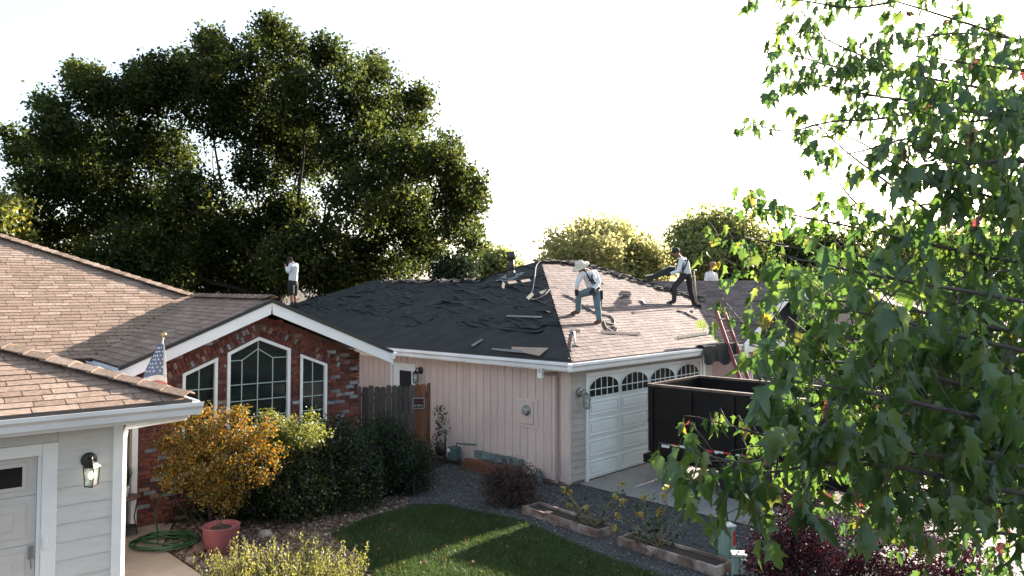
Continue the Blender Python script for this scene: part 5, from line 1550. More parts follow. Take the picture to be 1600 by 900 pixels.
# ================================================================== PLANTS
def rel(base, px, py, Y, rx, ry=None, rz=None):
    p = at(px, py, Y) - Vector(base); k = Y / FPX
    return (p.x, p.y, p.z, rx * k, (ry or rx) * k, (rz or rx) * k)
GOLDL = leaf_mat("golden_bush_leaf", [(0, (.19, .085, .02)), (.25, (.28, .15, .025)), (.6, (.30, .20, .035)), (.85, (.21, .20, .04)), (1, (.30, .11, .04))], .5, .02)
OLIVEL = leaf_mat("olive_bush_leaf", [(0, (.05, .06, .018)), (.6, (.08, .085, .022)), (1, (.14, .11, .03))], .4, .04)
HEDGEL = leaf_mat("dark_hedge_leaf", [(0, (.012, .022, .010)), (.6, (.02, .034, .013)), (1, (.036, .052, .018))], .35, .03)
LIMEL = leaf_mat("yellow_green_leaf", [(0, (.09, .12, .025)), (.5, (.15, .17, .035)), (1, (.22, .21, .05))], .5, .05)
BARBL = leaf_mat("dark_red_leaf", [(0, (.012, .005, .006)), (.6, (.022, .007, .009)), (.9, (.045, .010, .012)), (1, (.08, .02, .022))], .4, .02)  # dark red, darkened further to stand for the maple's shade
BROWNL = leaf_mat("brown_red_leaf", [(0, (.03, .018, .014)), (.6, (.05, .025, .02)), (1, (.07, .04, .025))], .3, .04)
b = ground(335, 838)
shrub("golden_bush", "golden and orange leafed bush in front of the brick wall", "bush", b,
      [rel(b, 302, 692, 12.5, 40), rel(b, 355, 675, 12.6, 44, 40, 34), rel(b, 330, 720, 12.35, 54, 48, 44), rel(b, 380, 712, 12.45, 36), rel(b, 285, 735, 12.45, 35), rel(b, 345, 765, 12.45, 46, 42, 32), rel(b, 262, 690, 12.5, 16), rel(b, 280, 655, 12.5, 15), rel(b, 318, 646, 12.6, 13), rel(b, 372, 645, 12.6, 14), rel(b, 412, 668, 12.5, 15), rel(b, 428, 712, 12.4, 17), rel(b, 255, 740, 12.5, 14), rel(b, 410, 745, 12.4, 16)],
      [(GOLDL, .58), (OLIVEL, .42)], 520, 36, .075, .05, .5, 14)
b = ground(330, 812) + Vector((.12, .35, 0))
shrub("understory_bush", "dark low bush under the golden bush beside the pot", "bush", b, [rel(b, 300, 790, 13.7, 42, 40, 45), rel(b, 350, 795, 13.6, 45, 40, 42), rel(b, 395, 790, 13.6, 45, 40, 48)], HEDGEL, 200, 40, .1, .06, .5, 8)
for (nm, px, Y, lobes, mats, lab) in (
        ("hedge_bush", 440, 13.9, [(420, 715, 13.7, 45), (465, 715, 14.0, 52), (430, 760, 13.6, 55), (475, 770, 13.7, 52), (440, 690, 14.1, 32)], [(HEDGEL, .75), (LIMEL, .25)], "dark hedge bush next to the golden bush, with sunlit yellow-green tips"),
        ("hedge_bush", 530, 14.6, [(510, 710, 14.5, 52), (550, 715, 14.7, 48), (505, 760, 14.2, 52), (555, 765, 14.3, 50), (530, 690, 14.8, 38)], [(HEDGEL, .93), (LIMEL, .07)], "dark green hedge bush below the right brick window"),
        ("hedge_bush", 610, 15.6, [(595, 705, 15.6, 48), (630, 715, 15.7, 42), (600, 750, 15.3, 48), (640, 745, 15.5, 38), (600, 680, 16.0, 34)], [(HEDGEL, 1.0)], "dark green hedge bush in front of the wooden fence")):
    b = ground(px, 0, 0) if False else Vector(((px - 800) / FPX * Y, Y, 0))
    shrub(nm, lab, "bush", b, [rel(b, *l) for l in lobes], mats, 560, 36, .10, .055, .5, 12, "hedge bushes along the brick house", shell=.35)
# sunlit tips rising from the first hedge bush
b = Vector(((455 - 800) / FPX * 14.1, 14.1, 0))
def sprigs(root, n, cx, cy, rx, ry, hmin, hmax, mat, leaf, stem_mat, lean=.25, per=26):
    P, A = [], []; mb = MB()
    for k in range(n):
        a, rr = rnd.uniform(0, 6.28), math.sqrt(rnd.random())
        x, y = cx + rx * rr * math.cos(a), cy + ry * rr * math.sin(a)
        h_ = rnd.uniform(hmin, hmax); d = Vector((rnd.gauss(0, lean) + .35 * rr * math.cos(a), rnd.gauss(0, lean) + .35 * rr * math.sin(a), 1)).normalized()
        p0 = Vector((x, y, 0)); p1 = p0 + d * h_
        mb.tube([p0, p0.lerp(p1, .6), p1 + Vector((0, 0, .01))], [.005, .004, .002], 4)
        for j in range(per):
            t = .25 + .75 * (j + rnd.random()) / per; c_ = p0.lerp(p1, t)
            P.append(c_ + Vector((rnd.gauss(0, 1), rnd.gauss(0, 1), rnd.gauss(0, .6))) * leaf * .42)
    P = np.array([tuple(p) for p in P])
    V, Fc = leaf_quads(P, leaf * rng.uniform(.6, 1.3, len(P)), leaf * .38 * rng.uniform(.7, 1.3, len(P)), .2, (0, 0, .7))
    link("foliage", mesh_np("foliage", V, Fc), mat, root); mb.build("stems", stem_mat, root, True)
SILVL = leaf_mat("pale_sunlit_sprig_leaf", [(0, (.13, .14, .03)), (.5, (.20, .21, .045)), (1, (.28, .28, .08))], .5, .03)
b = Vector((-2.92, 10.25, 0))
rt = empty("sprig_shrub", b, 0, "sunlit pale yellow-green shrub with upright sprigs in the foreground", "shrub")
sprigs(rt, 300, 0, 0, .88, .5, .32, .72, SILVL, .045, TWIG, .16)
b = Vector(((462 - 800) / FPX * 13.4, 13.4, 0))
rt = empty("boxwood_shrub", b, 0, "sunlit yellow-green leafy tips above the hedge, under the brick windows", "shrub")
P, _ = clump_points([rel(b, 420, 668, 13.3, 26, 30, 18), rel(b, 455, 678, 13.3, 32, 30, 22), rel(b, 490, 682, 13.5, 26, 28, 18), rel(b, 420, 690, 13.2, 30, 28, 20), rel(b, 424, 655, 13.4, 8, 8, 14), rel(b, 487, 648, 13.6, 5, 5, 16)], 260, 26, .06, .4)
V, Fc = leaf_quads(P, .05 * rng.uniform(.6, 1.3, len(P)), .028 * rng.uniform(.7, 1.3, len(P)))
link("foliage", mesh_np("foliage", V, Fc), LIMEL, rt)
mb = MB()
for k in range(12): branch(mb, (rnd.uniform(-.2, .2), rnd.uniform(-.1, .1), 0), (rnd.uniform(-.45, .35), rnd.uniform(-.1, .1), rnd.uniform(1.1, 1.5)), .014, .004, .05)
mb.build("stems", BARK, rt)
b = ground(500, 795) + Vector((.0, -.05, 0))
shrub("orange_tuft", "small orange-leafed tuft at the foot of the dark hedge", "plant", b, [(0, 0, .14, .10, .08, .09)], GOLDL, 14, 12, .03, .04, .4, 4)
# barberry
b = Vector((4.1, 9.3, 0))
shrub("barberry_bush", "dark red barberry bush at the lower right under the maple", "bush", b,
      [rel(b, 1240, 850, 9.2, 70, 70, 55), rel(b, 1310, 860, 9.3, 85, 80, 65), rel(b, 1400, 870, 9.3, 90, 80, 60), rel(b, 1490, 880, 9.4, 80, 80, 50), rel(b, 1245, 815, 9.4, 42, 40, 36), rel(b, 1200, 870, 9.0, 40, 40, 50),
       rel(b, 1260, 920, 9.0, 90, 80, 70), rel(b, 1380, 940, 9.0, 110, 90, 70), rel(b, 1500, 940, 9.1, 90, 80, 60)],
      BARBL, 900, 30, .08, .04, .55, 18)
# shrub by the wall
b = ground(797, 795)
shrub("round_shrub", "dark brown-red rounded shrub in front of the plank pile", "shrub", b, [rel(b, 797, 755, 14.5, 40, 38, 34), rel(b, 775, 765, 14.4, 28), rel(b, 822, 765, 14.5, 26)], BROWNL, 260, 34, .07, .04, .45, 10)
# climbing vine on the wall
b = PW(-.08, 3.78, 0)
rt = empty("wall_vine", b, PANG, "thin leafy vine climbing the pink wall beside the fence post", "vine")
P = np.array([(rnd.uniform(-.05, .03), rnd.gauss(0, .12) + .1 * math.sin(z_ * 5), z_) for z_ in np.linspace(.1, 1.25, 130)])
V, Fc = leaf_quads(P, .07, .05); link("foliage", mesh_np("foliage", V, Fc), DKGREEN, rt)
mb = MB(); mb.tube([(0, .0, 0), (0, .06, .4), (0, -.05, .8), (0, .05, 1.2)], .008, 5); mb.build("stems", TWIG, rt)
# tall leggy plants with yellowing heads in the planters
YELL = leaf_mat("yellow_seed_head", [(0, (.30, .20, .04)), (.5, (.42, .32, .08)), (1, (.34, .36, .14))], .4, .04)
def leggy(label, base, tips, n_leaf):
    r = empty("leggy_plant", base, 0, label, "plant", "leggy plants in the planters")
    mb = MB(); P = []; heads = []
    for (px, py, Y) in tips:
        t = at(px, py, Y) - base
        s0 = Vector((rnd.uniform(-.08, .08), rnd.uniform(-.04, .04), .08))
        pts = branch(mb, s0, t, .012, .005, .06, 6, 5); heads.append(t)
        for k in range(n_leaf):
            p = pts[rnd.randint(2, 6)]; P.append(p + Vector((rnd.gauss(0, .09), rnd.gauss(0, .07), rnd.gauss(-.03, .06))))
    mb.build("stems", M("tan_stem", (.22, .16, .08), (.16, .12, .06), 9, .8), r, True)
    P = np.array([tuple(p) for p in P]); V, Fc = leaf_quads(P, .10 * rng.uniform(.6, 1.3, len(P)), .07 * rng.uniform(.6, 1.2, len(P)), .4)
    link("foliage", mesh_np("foliage", V, Fc), DKGREEN, r)
    for t in heads:
        Q = np.array([tuple(t + Vector((rnd.gauss(0, .022), rnd.gauss(0, .022), rnd.gauss(0, .02)))) for k in range(14)])
        V, Fc = leaf_quads(Q, .07, .05); link("flower_head", mesh_np("flower_head", V, Fc), YELL, r)
    return r
leggy("leggy plant with yellow heads in the planter nearer the house", at(925, 822, 13.0) * Vector((1, 1, 0)) if False else Vector((1.30, 12.98, 0)), [(880, 764, 13.2), (889, 768, 13.1), (915, 793, 12.9), (890, 790, 13.1), (973, 755, 13.2), (960, 777, 13.1), (972, 783, 13.0)], 8)
leggy("leggy plant with yellow heads in the planter nearer the pedestals", Vector((2.22, 11.95, 0)), [(1042, 762, 12.2), (1036, 773, 12.2), (1082, 778, 12.2), (1006, 778, 12.2), (965, 804, 12.1), (960, 826, 12.0), (1078, 798, 12.3), (1030, 800, 12.1), (1000, 806, 12.1)], 16)

# ================================================================== TREES
def lob(lst, Y, jit=2.5, ysc=1.1):
    out = []
    for (px, py, r_) in lst:
        yy = Y + rnd.uniform(-jit, jit); p = at(px, py, yy); k = yy / FPX
        out.append((p.x, p.y, p.z, r_ * k, r_ * k * ysc, r_ * k * .9))
    return out
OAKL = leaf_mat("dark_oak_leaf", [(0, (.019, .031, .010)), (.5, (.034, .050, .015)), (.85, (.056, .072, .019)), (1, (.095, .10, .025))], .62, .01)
big = [(45, 235, 40), (95, 205, 55), (150, 150, 55), (120, 120, 28), (80, 290, 62), (55, 350, 42), (130, 255, 80), (215, 145, 52), (250, 130, 55), (205, 215, 85), (180, 320, 85), (105, 375, 60), (300, 125, 55), (333, 88, 38),
       (330, 170, 80), (262, 240, 60), (255, 340, 80), (385, 115, 62), (424, 66, 36), (452, 105, 52), (405, 190, 85), (400, 270, 55), (350, 390, 70), (475, 160, 72), (512, 98, 40), (480, 235, 75), (450, 330, 50), (560, 160, 55),
       (583, 118, 34), (560, 235, 80), (560, 310, 70), (580, 395, 55), (618, 185, 52), (642, 162, 26), (640, 250, 70), (625, 330, 80), (690, 250, 44), (712, 300, 44), (700, 350, 48), (728, 312, 28), (660, 385, 48), (610, 425, 40),
       (480, 425, 40), (250, 415, 65), (150, 425, 55), (420, 440, 45), (330, 440, 45), (40, 410, 45)]
tb_ = at(430, 448, 34.0); tb_.z = 0
big = [(a, b, c * .80) for a, b, c in big]
big += [(300, 305, 48), (345, 340, 45), (420, 365, 52), (505, 385, 55), (385, 425, 55), (200, 400, 65), (525, 440, 45), (290, 385, 58), (455, 405, 50), (90, 440, 50), (250, 450, 55), (560, 440, 40)]
big += [(a, b, rnd.uniform(12, 22)) for a, b in ((14, 212), (28, 240), (66, 160), (80, 168), (116, 110), (134, 118), (172, 140), (217, 110), (247, 98), (287, 95), (322, 66), (334, 58), (352, 84), (397, 66), (423, 42), (437, 52), (462, 68), (507, 68), (523, 82), (545, 114), (579, 94), (592, 106), (616, 135), (658, 155), (664, 192), (700, 214), (712, 240), (722, 270), (746, 294), (748, 322), (738, 352), (738, 380), (30, 292), (40, 332), (26, 362), (690, 405), (640, 420))]
tree("oak_tree", "large spreading dark green tree behind the houses at left", "tree", tb_, lob(big, 34, 3.0), OAKL, 8200, 26, .25, .19, .36, 4.2, limbs=20, shell=.5)
PALEL = leaf_mat("pale_backlit_leaf", [(0, (.22, .24, .10)), (.5, (.30, .31, .14)), (1, (.40, .37, .18))], .6, .02)  # leaf colour paled to carry the backlit glow and haze
MIDL = leaf_mat("haze_lightened_green_leaf", [(0, (.12, .16, .06)), (.6, (.20, .23, .09)), (1, (.32, .31, .13))], .6, .02)  # greens lightened in the colour to suggest backlight and distance haze
t2 = at(945, 448, 44); t2.z = 0
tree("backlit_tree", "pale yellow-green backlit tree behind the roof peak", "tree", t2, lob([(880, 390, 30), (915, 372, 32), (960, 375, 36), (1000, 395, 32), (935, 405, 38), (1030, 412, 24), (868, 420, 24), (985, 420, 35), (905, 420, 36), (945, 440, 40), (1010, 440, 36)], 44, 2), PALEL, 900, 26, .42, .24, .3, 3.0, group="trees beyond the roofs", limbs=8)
t3 = at(1120, 448, 40); t3.z = 0
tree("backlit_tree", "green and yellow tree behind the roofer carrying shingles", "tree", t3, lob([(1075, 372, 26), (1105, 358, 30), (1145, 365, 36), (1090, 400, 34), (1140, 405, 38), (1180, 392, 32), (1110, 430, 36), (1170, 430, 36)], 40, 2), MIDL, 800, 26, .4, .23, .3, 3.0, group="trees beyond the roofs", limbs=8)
t4 = at(1290, 448, 37); t4.z = 0
tree("background_tree", "dark green tree behind the maple, left of its centre", "tree", t4, lob([(1235, 405, 36), (1275, 395, 40), (1325, 400, 42), (1250, 435, 40), (1310, 435, 45)], 37, 2), OAKL, 600, 26, .4, .22, .3, 3.0, group="trees beyond the roofs", limbs=8)
t4 = at(1470, 448, 40); t4.z = 0
tree("background_tree", "dark green tree behind the maple at the right edge", "tree", t4, lob([(1390, 415, 42), (1440, 395, 46), (1500, 400, 50), (1560, 405, 50), (1620, 400, 50), (1420, 440, 46), (1540, 440, 50)], 40, 2), MIDL, 800, 26, .42, .23, .3, 3.0, group="trees beyond the roofs", limbs=8)
t5 = at(5, 448, 31); t5.z = 0
tree("background_tree", "yellow-green tree at the far left edge above the tan roof", "tree", t5, lob([(-15, 345, 38), (12, 330, 22), (12, 372, 26), (-50, 330, 50), (-30, 390, 50)], 31, 1.5), LIMEL, 500, 26, .36, .2, .25, 3.0, group="trees beyond the roofs", limbs=6)
t6 = at(712, 448, 30); t6.z = 0
tree("evergreen_shrub", "rounded dark green shrub behind the roof below the big tree", "tree", t6, lob([(700, 425, 22), (722, 420, 20), (712, 440, 26)], 30, .6), HEDGEL, 260, 30, .22, .14, .12, 1.8, limbs=3)
for (px, Y, lst, lab) in ((765, 95, [(745, 412, 14), (765, 405, 16), (785, 410, 15), (800, 418, 10), (770, 425, 20)], "far hazy tree left of the vent pipe"),
                          (1230, 110, [(1210, 405, 20), (1240, 395, 22), (1265, 410, 20)], "far hazy tree seen through the maple"),
                          (1010, 120, [(980, 415, 16), (1005, 408, 18), (1030, 415, 16)], "far hazy tree behind the pale backlit tree")):
    t7 = at(px, 448, Y); t7.z = 0
    tree("distant_tree", lab, "tree", t7, lob(lst, Y, 2), MIDL, 260, 22, .7, .5, .3, 3.0, group="far trees", limbs=5)

b = PW(8.2, -4.2)  # hedge added to keep low sun off the driveway and darken the lower right
rt_lobes = []
for k in range(9):
    q_ = PW(8.2 + rnd.uniform(-.15, .15), -1.6 - k * .68) - b
    rt_lobes += [(q_.x, q_.y, .7, .6, .6, .7), (q_.x + rnd.uniform(-.15, .15), q_.y, 1.55 + rnd.uniform(-.2, .2), .5, .5, .6)]
shrub("added_shade_hedge", "dark green hedge added behind the maple to block sun from the driveway", "hedge", b, rt_lobes, HEDGEL, 900, 30, .13, .07, .5, 18)
# ================================================================== NEIGHBOUR HOUSE at right
nb = empty("neighbour_house", PW(16.5, -2.5), PANG, "tan-roofed house beyond the maple at the right", "house")
mb = MB(); mb.bb(.4, 11, .4, 7, 0, 2.45); mb.build("wall", PINK, nb)
mb = MB()
slab(mb, [(0, 0, 2.6), (11.4, 0, 2.6), (8, 3.7, 4.15), (3.4, 3.7, 4.15)]); slab(mb, [(0, 7.4, 2.6), (0, 0, 2.6), (3.4, 3.7, 4.15)])
slab(mb, [(11.4, 0, 2.6), (11.4, 7.4, 2.6), (8, 3.7, 4.15)]); slab(mb, [(11.4, 7.4, 2.6), (0, 7.4, 2.6), (3.4, 3.7, 4.15), (8, 3.7, 4.15)])
nro = mb.build("roof", M("far_tan_roof", (.30, .21, .16), (.24, .165, .125), 10, .9, .4, 50), nb)
mb = MB(); gutter_mesh(mb, (0, 0, 2.58), (11.4, 0, 2.58), (0, -1, 0)); mb.build("gutter", GUTTER, nb)
for x in (1.5, 4.5, 7.5):
    mb = MB(); mb.bb(x, x + 1.2, .37, .4, .9, 2.0); w_ = mb.build("window", M("far_glass%d" % int(x), (.02, .022, .025), (.03, .03, .033), 3, .1, spec=.5), nb)
    for (a, b, c_, d) in ((x - .07, x, .83, 2.07), (x + 1.2, x + 1.27, .83, 2.07), (x, x + 1.2, .83, .9), (x, x + 1.2, 2.0, 2.07)):
        mb = MB(); mb.bb(a, b, .35, .4, c_, d); mb.build("frame", WHITE, w_)
# ================================================================== MAPLE in the right foreground
TR = Vector((5.3, 5.9, 0))
maple = empty("maple_tree", TR, 0, "maple tree with broad green leaves reaching in from the right foreground", "tree")
half = [(0, 0), (.14, .0), (.36, .16), (.27, .26), (.50, .60), (.31, .54), (.19, .58), (.17, .78), (0, 1.08)]
def leaf_shape(fold, droop, curl):
    V, Fc = [], []
    mid = [(0, 0), (0, .3), (0, .62), (0, 1.0)]
    def z_(x, y): return fold * abs(x) - droop * y * y + curl * x * x
    pts = [(0, -.55, 0.0)]
    for x, y in mid: pts.append((x, y, z_(x, y)))
    for sgn in (1, -1):
        b = len(pts)
        for x, y in half[1:-1]: pts.append((sgn * x, y, z_(x, y)))
        I = [1] + list(range(b, b + 7)) + [4, 3, 2]      # base, edge.., tip, mids
        tri = [(1, b, b + 1), (1, b + 1, b + 2), (1, b + 2, 2), (2, b + 2, b + 3), (2, b + 3, b + 4), (2, b + 4, b + 5), (2, b + 5, 3), (3, b + 5, b + 6), (3, b + 6, 4)]
        Fc += [t if sgn > 0 else t[::-1] for t in tri]
    b = len(pts); pts += [(.012, 0, .002), (-.012, 0, .002)]
    Fc.append((0, b, b + 1))
    return np.array(pts, float), Fc
SHAPES = [leaf_shape(.25, .25, .1), leaf_shape(.45, .40, -.1), leaf_shape(.1, .15, .3), leaf_shape(.6, .5, 0), leaf_shape(.85, .3, -.3), leaf_shape(.35, .75, .5)]
MAPL = leaf_mat("maple_leaf_green", [(0, (.036, .080, .020)), (.35, (.055, .115, .027)), (.75, (.08, .145, .032)), (1, (.13, .18, .042))], .5, .05, .4)
MAPY = leaf_mat("maple_leaf_yellow", [(0, (.11, .14, .03)), (.6, (.17, .17, .035)), (1, (.24, .20, .04))], .5, .06)
MAPR = leaf_mat("maple_leaf_red", [(0, (.10, .04, .03)), (.6, (.17, .06, .045)), (1, (.18, .11, .05))], .45, .06)
leaves = []      # (matrix, shape, material index)
wood = MB()
wood.tube([TR - TR + Vector((0, 0, -.2)), Vector((0, 0, .3)), Vector((-.05, .02, 1.6)), Vector((-.1, .05, 3.2)), Vector((-.12, .1, 5.0)), Vector((-.05, .1, 7.0)), Vector((0, .1, 8.6))], [.24, .19, .165, .14, .10, .06, .02], 12)
def add_leaf(p, size, d, mi):
    d = Vector(d).normalized()
    n0 = Vector((rnd.gauss(0, .5), rnd.gauss(-.25, .6), rnd.gauss(.55, .5)))
    x = d.cross(n0).normalized(); n_ = x.cross(d)
    s = size * rnd.uniform(.68, 1.32)
    leaves.append((basis(p + d * s * .55, x * s * rnd.uniform(.55, .95), d * s, n_ * s), rnd.randrange(6), mi))
def twig(p, d, L_, size, pal):
    d = Vector(d).normalized(); n = max(2, int(L_ / .075))
    pts = [p]
    for k in range(n):
        d = (d + Vector((rnd.gauss(0, .12), rnd.gauss(0, .12), rnd.gauss(-.03, .1)))).normalized(); pts.append(pts[-1] + d * (L_ / n))
    wood.tube(pts, [.003] * len(pts), 4)
    for i, q_ in enumerate(pts[1:]):
        for s in (-1, 1) if i < len(pts) - 2 else (-1, 0, 1):
            side = d.cross(Vector((0, 0, 1))).normalized() if abs(d.z) < .95 else Vector((1, 0, 0))
            ld = side * s * rnd.uniform(.3, 1.0) + d * rnd.uniform(.1, .7) + Vector((rnd.gauss(0, .3), rnd.gauss(0, .3), -rnd.uniform(.9, 2.6)))
            u = rnd.random(); mi = 0
            if u < pal[0]: mi = 1
            elif u < pal[0] + pal[1]: mi = 2
            if rnd.random() < .9: add_leaf(q_, size, ld, mi)
def limb(pts, dens=1.0, size=.10, pal=(.015, .008), tw=(.16, .40), r0=.022, start=.0, join=True, spread=1.0):
    P = [at(*q_) - TR for q_ in pts]
    path = spline(P, 6)
    n = len(path)
    wood.tube(path, [r0 * (1 - i / n) ** .8 + .0022 for i in range(n)], 6)
    if join:
        a = Vector((-.08, .03, max(.9, min(7.0, P[0].z - .5)))); m_ = a.lerp(P[0], .5) + Vector((0, 0, -.12))
        wood.tube(spline([a, m_, P[0]], 5), [r0 * 1.9, r0 * 1.8, r0 * 1.7, r0 * 1.6, r0 * 1.5, r0 * 1.4, r0 * 1.35, r0 * 1.3, r0 * 1.2, r0 * 1.1, r0 * 1.0], 8)
    acc = 0.0
    for i in range(1, n):
        seg = (path[i] - path[i - 1]); acc += seg.length * dens
        if i / n < start: acc = 0; continue
        while acc > .066:
            acc -= .066
            t = seg.normalized(); rv = Vector((rnd.gauss(0, 1), rnd.gauss(0, .8), rnd.gauss(.1, .8)))
            rv = (rv - t * rv.dot(t)).normalized()
            twig(path[i - 1].lerp(path[i], rnd.random()), t * rnd.uniform(.3, .9) + rv * .8 * spread, rnd.uniform(*tw), size, pal)
    twig(path[-1], (path[-1] - path[-2]), tw[0], size, pal)
LIMBS = [
    # upper, farther sprays
    ([(1720, 120, 6.4), (1580, 60, 6.3), (1490, 30, 6.2), (1400, 2, 6.1), (1300, -25, 6.0)], 0.85, .085, (.0, .03), (.12, .28)),
    ([(1580, 60, 6.3), (1500, 52, 6.1), (1420, 62, 6.0), (1345, 85, 5.9)], 1.40, .085, (.0, .01), (.12, .28)),
    ([(1400, 2, 6.1), (1330, 12, 6.0), (1260, 2, 6.0), (1190, -6, 6.0)], 0.70, .08, (.0, .0), (.1, .2)),
    ([(1720, 190, 6.2), (1600, 150, 6.0), (1490, 130, 5.9), (1400, 110, 5.8), (1320, 75, 5.8), (1245, 40, 5.8)], 1.24, .085, (.0, .0), (.12, .28)),
    ([(1400, 110, 5.8), (1330, 108, 5.7), (1270, 95, 5.7), (1225, 78, 5.7)], 1.16, .08, (.0, .0), (.1, .24)),
    ([(1720, 230, 5.9), (1580, 190, 5.7), (1470, 165, 5.6), (1370, 150, 5.5), (1290, 135, 5.5), (1225, 130, 5.5)], 1.32, .085, (.0, .0), (.12, .28)),
    ([(1470, 165, 5.6), (1380, 185, 5.5), (1300, 190, 5.5), (1230, 205, 5.5), (1172, 193, 5.5)], 0.65, .075, (.0, .0), (.08, .18)),
    ([(1650, 300, 5.4), (1540, 240, 5.3), (1440, 215, 5.2), (1350, 235, 5.2), (1285, 250, 5.2)], 0.93, .08, (.0, .0), (.1, .24)),
    # bare thin twigs against the sky
    ([(1570, 320, 5.2), (1470, 290, 5.2), (1400, 258, 5.2), (1340, 220, 5.2), (1270, 195, 5.2)], .10, .075, (.0, .0), (.08, .16)),
    ([(1450, 330, 5.4), (1380, 280, 5.4), (1320, 235, 5.4), (1250, 170, 5.4)], .06, .07, (.0, .0), (.08, .15)),
    ([(1400, 360, 5.6), (1340, 320, 5.6), (1300, 270, 5.6)], .10, .07, (.0, .0), (.08, .15)),
    # right mass
    ([(1700, 120, 4.7), (1600, 110, 4.6), (1520, 100, 4.6), (1460, 90, 4.6)], 1.50, .095, (.0, .05), (.14, .3)),
    ([(1700, 200, 4.6), (1600, 180, 4.5), (1510, 190, 4.5), (1440, 175, 4.5)], 1.80, .10, (.0, .01), (.15, .34)),
    ([(1700, 270, 4.5), (1590, 250, 4.4), (1500, 255, 4.3), (1430, 225, 4.3)], 1.88, .10, (.0, .01), (.15, .34)),
    ([(1700, 330, 4.4), (1600, 320, 4.3), (1520, 300, 4.3), (1450, 285, 4.3)], 1.50, .10, (.0, .01), (.15, .34)),
    ([(1700, 400, 4.8), (1560, 345, 4.8), (1460, 320, 4.8), (1380, 330, 4.9)], 1.35, .095, (.01, .0), (.15, .32)),
    # middle
    ([(1700, 430, 4.6), (1540, 400, 4.6), (1420, 375, 4.7), (1310, 350, 4.8), (1180, 325, 4.9)], .85, .09, (.01, .0), (.14, .32)),
    ([(1700, 470, 5.4), (1520, 430, 5.5), (1380, 405, 5.6), (1260, 390, 5.7), (1170, 372, 5.8), (1118, 378, 5.8)], .95, .08, (.08, .0), (.14, .32)),
    ([(1650, 500, 5.2), (1480, 450, 5.2), (1350, 430, 5.3), (1240, 430, 5.4), (1160, 425, 5.5)], .85, .08, (.12, .0), (.14, .32)),
    ([(1700, 490, 4.0), (1540, 460, 3.9), (1420, 440, 3.8), (1340, 425, 3.7), (1285, 412, 3.6)], .8, .11, (.0, .0), (.14, .3)),
    ([(1700, 540, 4.2), (1540, 510, 4.2), (1400, 480, 4.3), (1300, 470, 4.4), (1215, 470, 4.5)], .5, .095, (.10, .0), (.14, .3)),
    ([(1700, 570, 3.7), (1520, 530, 3.6), (1400, 500, 3.5), (1325, 485, 3.4)], 1.1, .115, (.0, .0), (.14, .3)),
    ([(1650, 600, 4.6), (1480, 560, 4.6), (1340, 530, 4.7), (1220, 515, 4.8), (1130, 500, 4.9)], .5, .085, (.12, .0), (.12, .28)),
    ([(1650, 640, 3.9), (1500, 600, 3.8), (1360, 570, 3.7), (1280, 565, 3.7), (1215, 550, 3.7)], 1.1, .105, (.015, .0), (.14, .32)),
    ([(1700, 690, 3.6), (1520, 650, 3.5), (1390, 620, 3.4), (1310, 605, 3.4), (1240, 595, 3.4)], 1.4, .115, (.0, .0), (.14, .32)),
    ([(1700, 640, 4.3), (1580, 600, 4.3), (1480, 580, 4.3), (1370, 560, 4.3)], 1.9, .105, (.01, .01), (.16, .36)),
    # lower
    ([(1650, 715, 4.2), (1470, 708, 4.2), (1330, 700, 4.2), (1230, 688, 4.2), (1150, 668, 4.2), (1092, 652, 4.2)], .5, .07, (.22, .15), (.08, .2)),
    ([(1700, 740, 3.6), (1520, 720, 3.5), (1380, 700, 3.4), (1260, 690, 3.4), (1170, 722, 3.4), (1070, 702, 3.4)], .95, .105, (.015, .0), (.12, .28)),
    ([(1700, 790, 3.7), (1540, 760, 3.6), (1400, 730, 3.5), (1290, 725, 3.5), (1200, 738, 3.5), (1125, 732, 3.5)], 1.0, .105, (.015, .01), (.12, .28)),
    ([(1700, 760, 4.2), (1580, 720, 4.2), (1480, 690, 4.2), (1350, 665, 4.2)], 1.7, .10, (.01, .03), (.16, .36)),
    ([(1700, 840, 4.4), (1580, 790, 4.4), (1480, 770, 4.4), (1370, 755, 4.4)], 1.4, .09, (.02, .06), (.14, .32)),
    ([(1700, 860, 4.8), (1580, 835, 4.8), (1470, 830, 4.8), (1360, 835, 4.8)], .6, .08, (.05, .0), (.12, .28)),
    # right edge fill
    ([(1700, 430, 4.4), (1620, 420, 4.4), (1540, 430, 4.4), (1470, 470, 4.4)], 1.9, .10, (.02, .0), (.16, .36)),
    ([(1720, 540, 4.8), (1640, 530, 4.8), (1560, 540, 4.8), (1480, 530, 4.8)], 1.9, .10, (.02, .0), (.16, .36)),
    ([(1720, 640, 4.8), (1640, 640, 4.8), (1560, 650, 4.8), (1470, 650, 4.8)], 1.9, .10, (.02, .02), (.16, .36)),
    ([(1720, 350, 5.2), (1640, 380, 5.2), (1560, 390, 5.2), (1480, 385, 5.2)], 1.7, .095, (.02, .0), (.16, .36)),
]
LIMBS += [
    ([(1660, 560, 5.0), (1520, 560, 5.0), (1400, 540, 5.0), (1290, 545, 5.0)], 1.6, .095, (.03, .0), (.16, .36)),
    ([(1660, 660, 5.0), (1520, 650, 5.0), (1400, 640, 5.0), (1290, 640, 5.0)], 1.6, .095, (.02, .02), (.16, .36)),
    ([(1660, 740, 5.0), (1520, 740, 5.0), (1400, 720, 5.0), (1280, 705, 5.0), (1180, 700, 5.0)], 1.4, .095, (.02, .04), (.16, .36)),
    ([(1660, 470, 5.0), (1540, 470, 5.0), (1420, 450, 5.0), (1330, 455, 5.0)], 1.4, .09, (.03, .0), (.16, .36)),
    ([(1660, 800, 5.2), (1540, 790, 5.2), (1420, 785, 5.2), (1320, 780, 5.2)], 1.0, .09, (.02, .05), (.16, .36)),
]
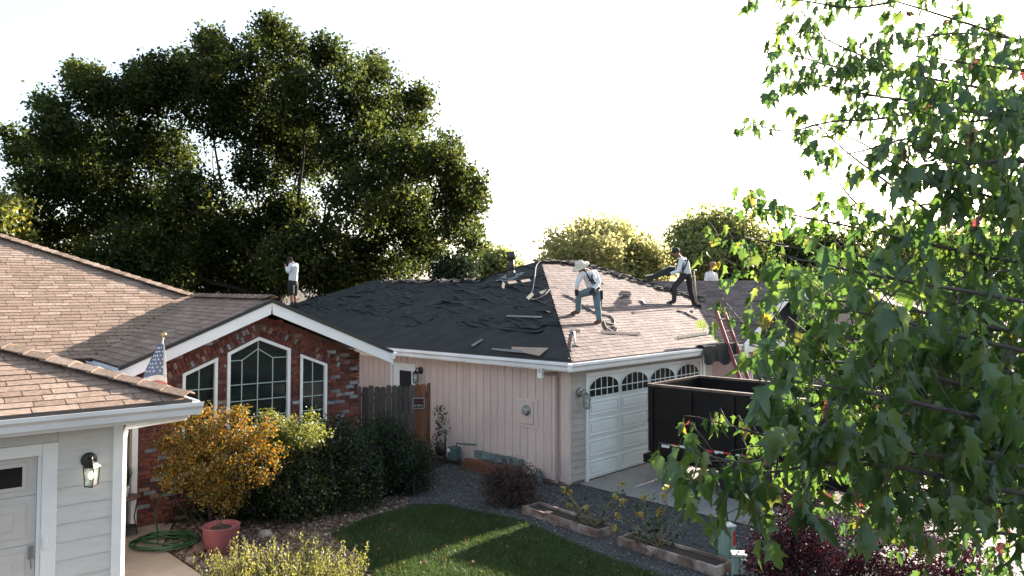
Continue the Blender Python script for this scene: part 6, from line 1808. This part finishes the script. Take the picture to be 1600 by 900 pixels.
for (pts, dens, size, pal, tw) in LIMBS:
    limb(pts, dens, size, pal, tw, .008 if pts[0][0] < 1640 else .012, 0.0, pts[0][0] >= 1640)
wood.build("trunk", TWIG, maple, True)
# individual leaves: the 300 that show largest, the rest joined
sc_ = []
for i, (m_, sh_, mi) in enumerate(leaves):
    q_ = proj(m_.translation + TR)
    if q_ and -20 < q_[0] < 1620 and -20 < q_[1] < 920: sc_.append((-m_.to_scale().x / q_[2], i))
sc_.sort(); pick = {i for _, i in sc_[:300]}
LM = [MAPL, MAPY, MAPR]
meshes = {}
for i in sorted(pick):
    m_, sh_, mi = leaves[i]
    if (sh_, mi) not in meshes:
        V_, F_ = SHAPES[sh_]; meshes[(sh_, mi)] = unit_mesh("leaf", V_, F_, LM[mi])
        meshes[(sh_, mi)].polygons.foreach_set("use_smooth", np.ones(len(F_), dtype=bool))
    o = bpy.data.objects.new("leaf", meshes[(sh_, mi)]); C.objects.link(o); o.parent = maple; o.matrix_basis = m_
for mi in range(3):
    VV, FF, off = [], [], 0
    for i, (m_, sh_, k_) in enumerate(leaves):
        if i in pick or k_ != mi: continue
        V_, F_ = SHAPES[sh_]; A_ = np.array(m_); W_ = V_ @ A_[:3, :3].T + A_[:3, 3]
        VV.append(W_); FF.append(np.array(F_) + off); off += len(V_)
    o = link("foliage", mesh_np("foliage", np.concatenate(VV), np.concatenate(FF)), LM[mi], maple, True); tag(o, kind="stuff")
# the crown on the far side of the trunk, out of the picture
lobes = [(1.4, .6, 3.2, 1.5, 1.8, 1.2), (1.2, 2.4, 4.2, 1.4, 1.6, 1.4), (2.4, 1.6, 5.0, 1.5, 1.8, 1.5), (1.0, 1.2, 6.6, 1.5, 1.5, 1.5), (2.6, .2, 6.0, 1.5, 1.6, 1.4), (1.0, .0, 8.0, 1.0, 1.0, 1.0), (3.0, 2.6, 3.4, 1.4, 1.4, 1.3)]
P, _ = clump_points(lobes, 900, 9, .22, .6)
keep = (P[:, 0] + TR.x) / (P[:, 1] + TR.y) > .71
V, Fc = leaf_quads(P[keep], .12 * rng.uniform(.7, 1.2, keep.sum()), .10 * rng.uniform(.7, 1.2, keep.sum()), .3, (0, 0, -.6))
tag(link("foliage", mesh_np("foliage", V, Fc), MAPL, maple), kind="stuff")
print("LEAVES", len(leaves))


# fallen leaves on lawn, gravel and drive
FL = np.concatenate([scatter(LAWN, 160), scatter(GR, 160), scatter([tuple(PW(.5, 0)), tuple(PW(0, -5)), tuple(PW(6, -5)), tuple(PW(6, 0))], 60)])
P = np.c_[FL, rng.uniform(.03, .06, len(FL))]
V, Fc = leaf_quads(P, .06 * rng.uniform(.6, 1.2, len(P)), .045 * rng.uniform(.6, 1.2, len(P)), .9)
V[:, 2] = np.clip(V[:, 2], .02, .075)
LITTER = leaf_mat("fallen_leaf", [(0, (.10, .06, .025)), (.6, (.17, .11, .04)), (1, (.22, .18, .06))], .2, .02)
tag(link("leaf_litter", mesh_np("leaf_litter", V, Fc), LITTER), "small dry fallen leaves scattered on lawn and gravel", "leaves", kind="stuff")
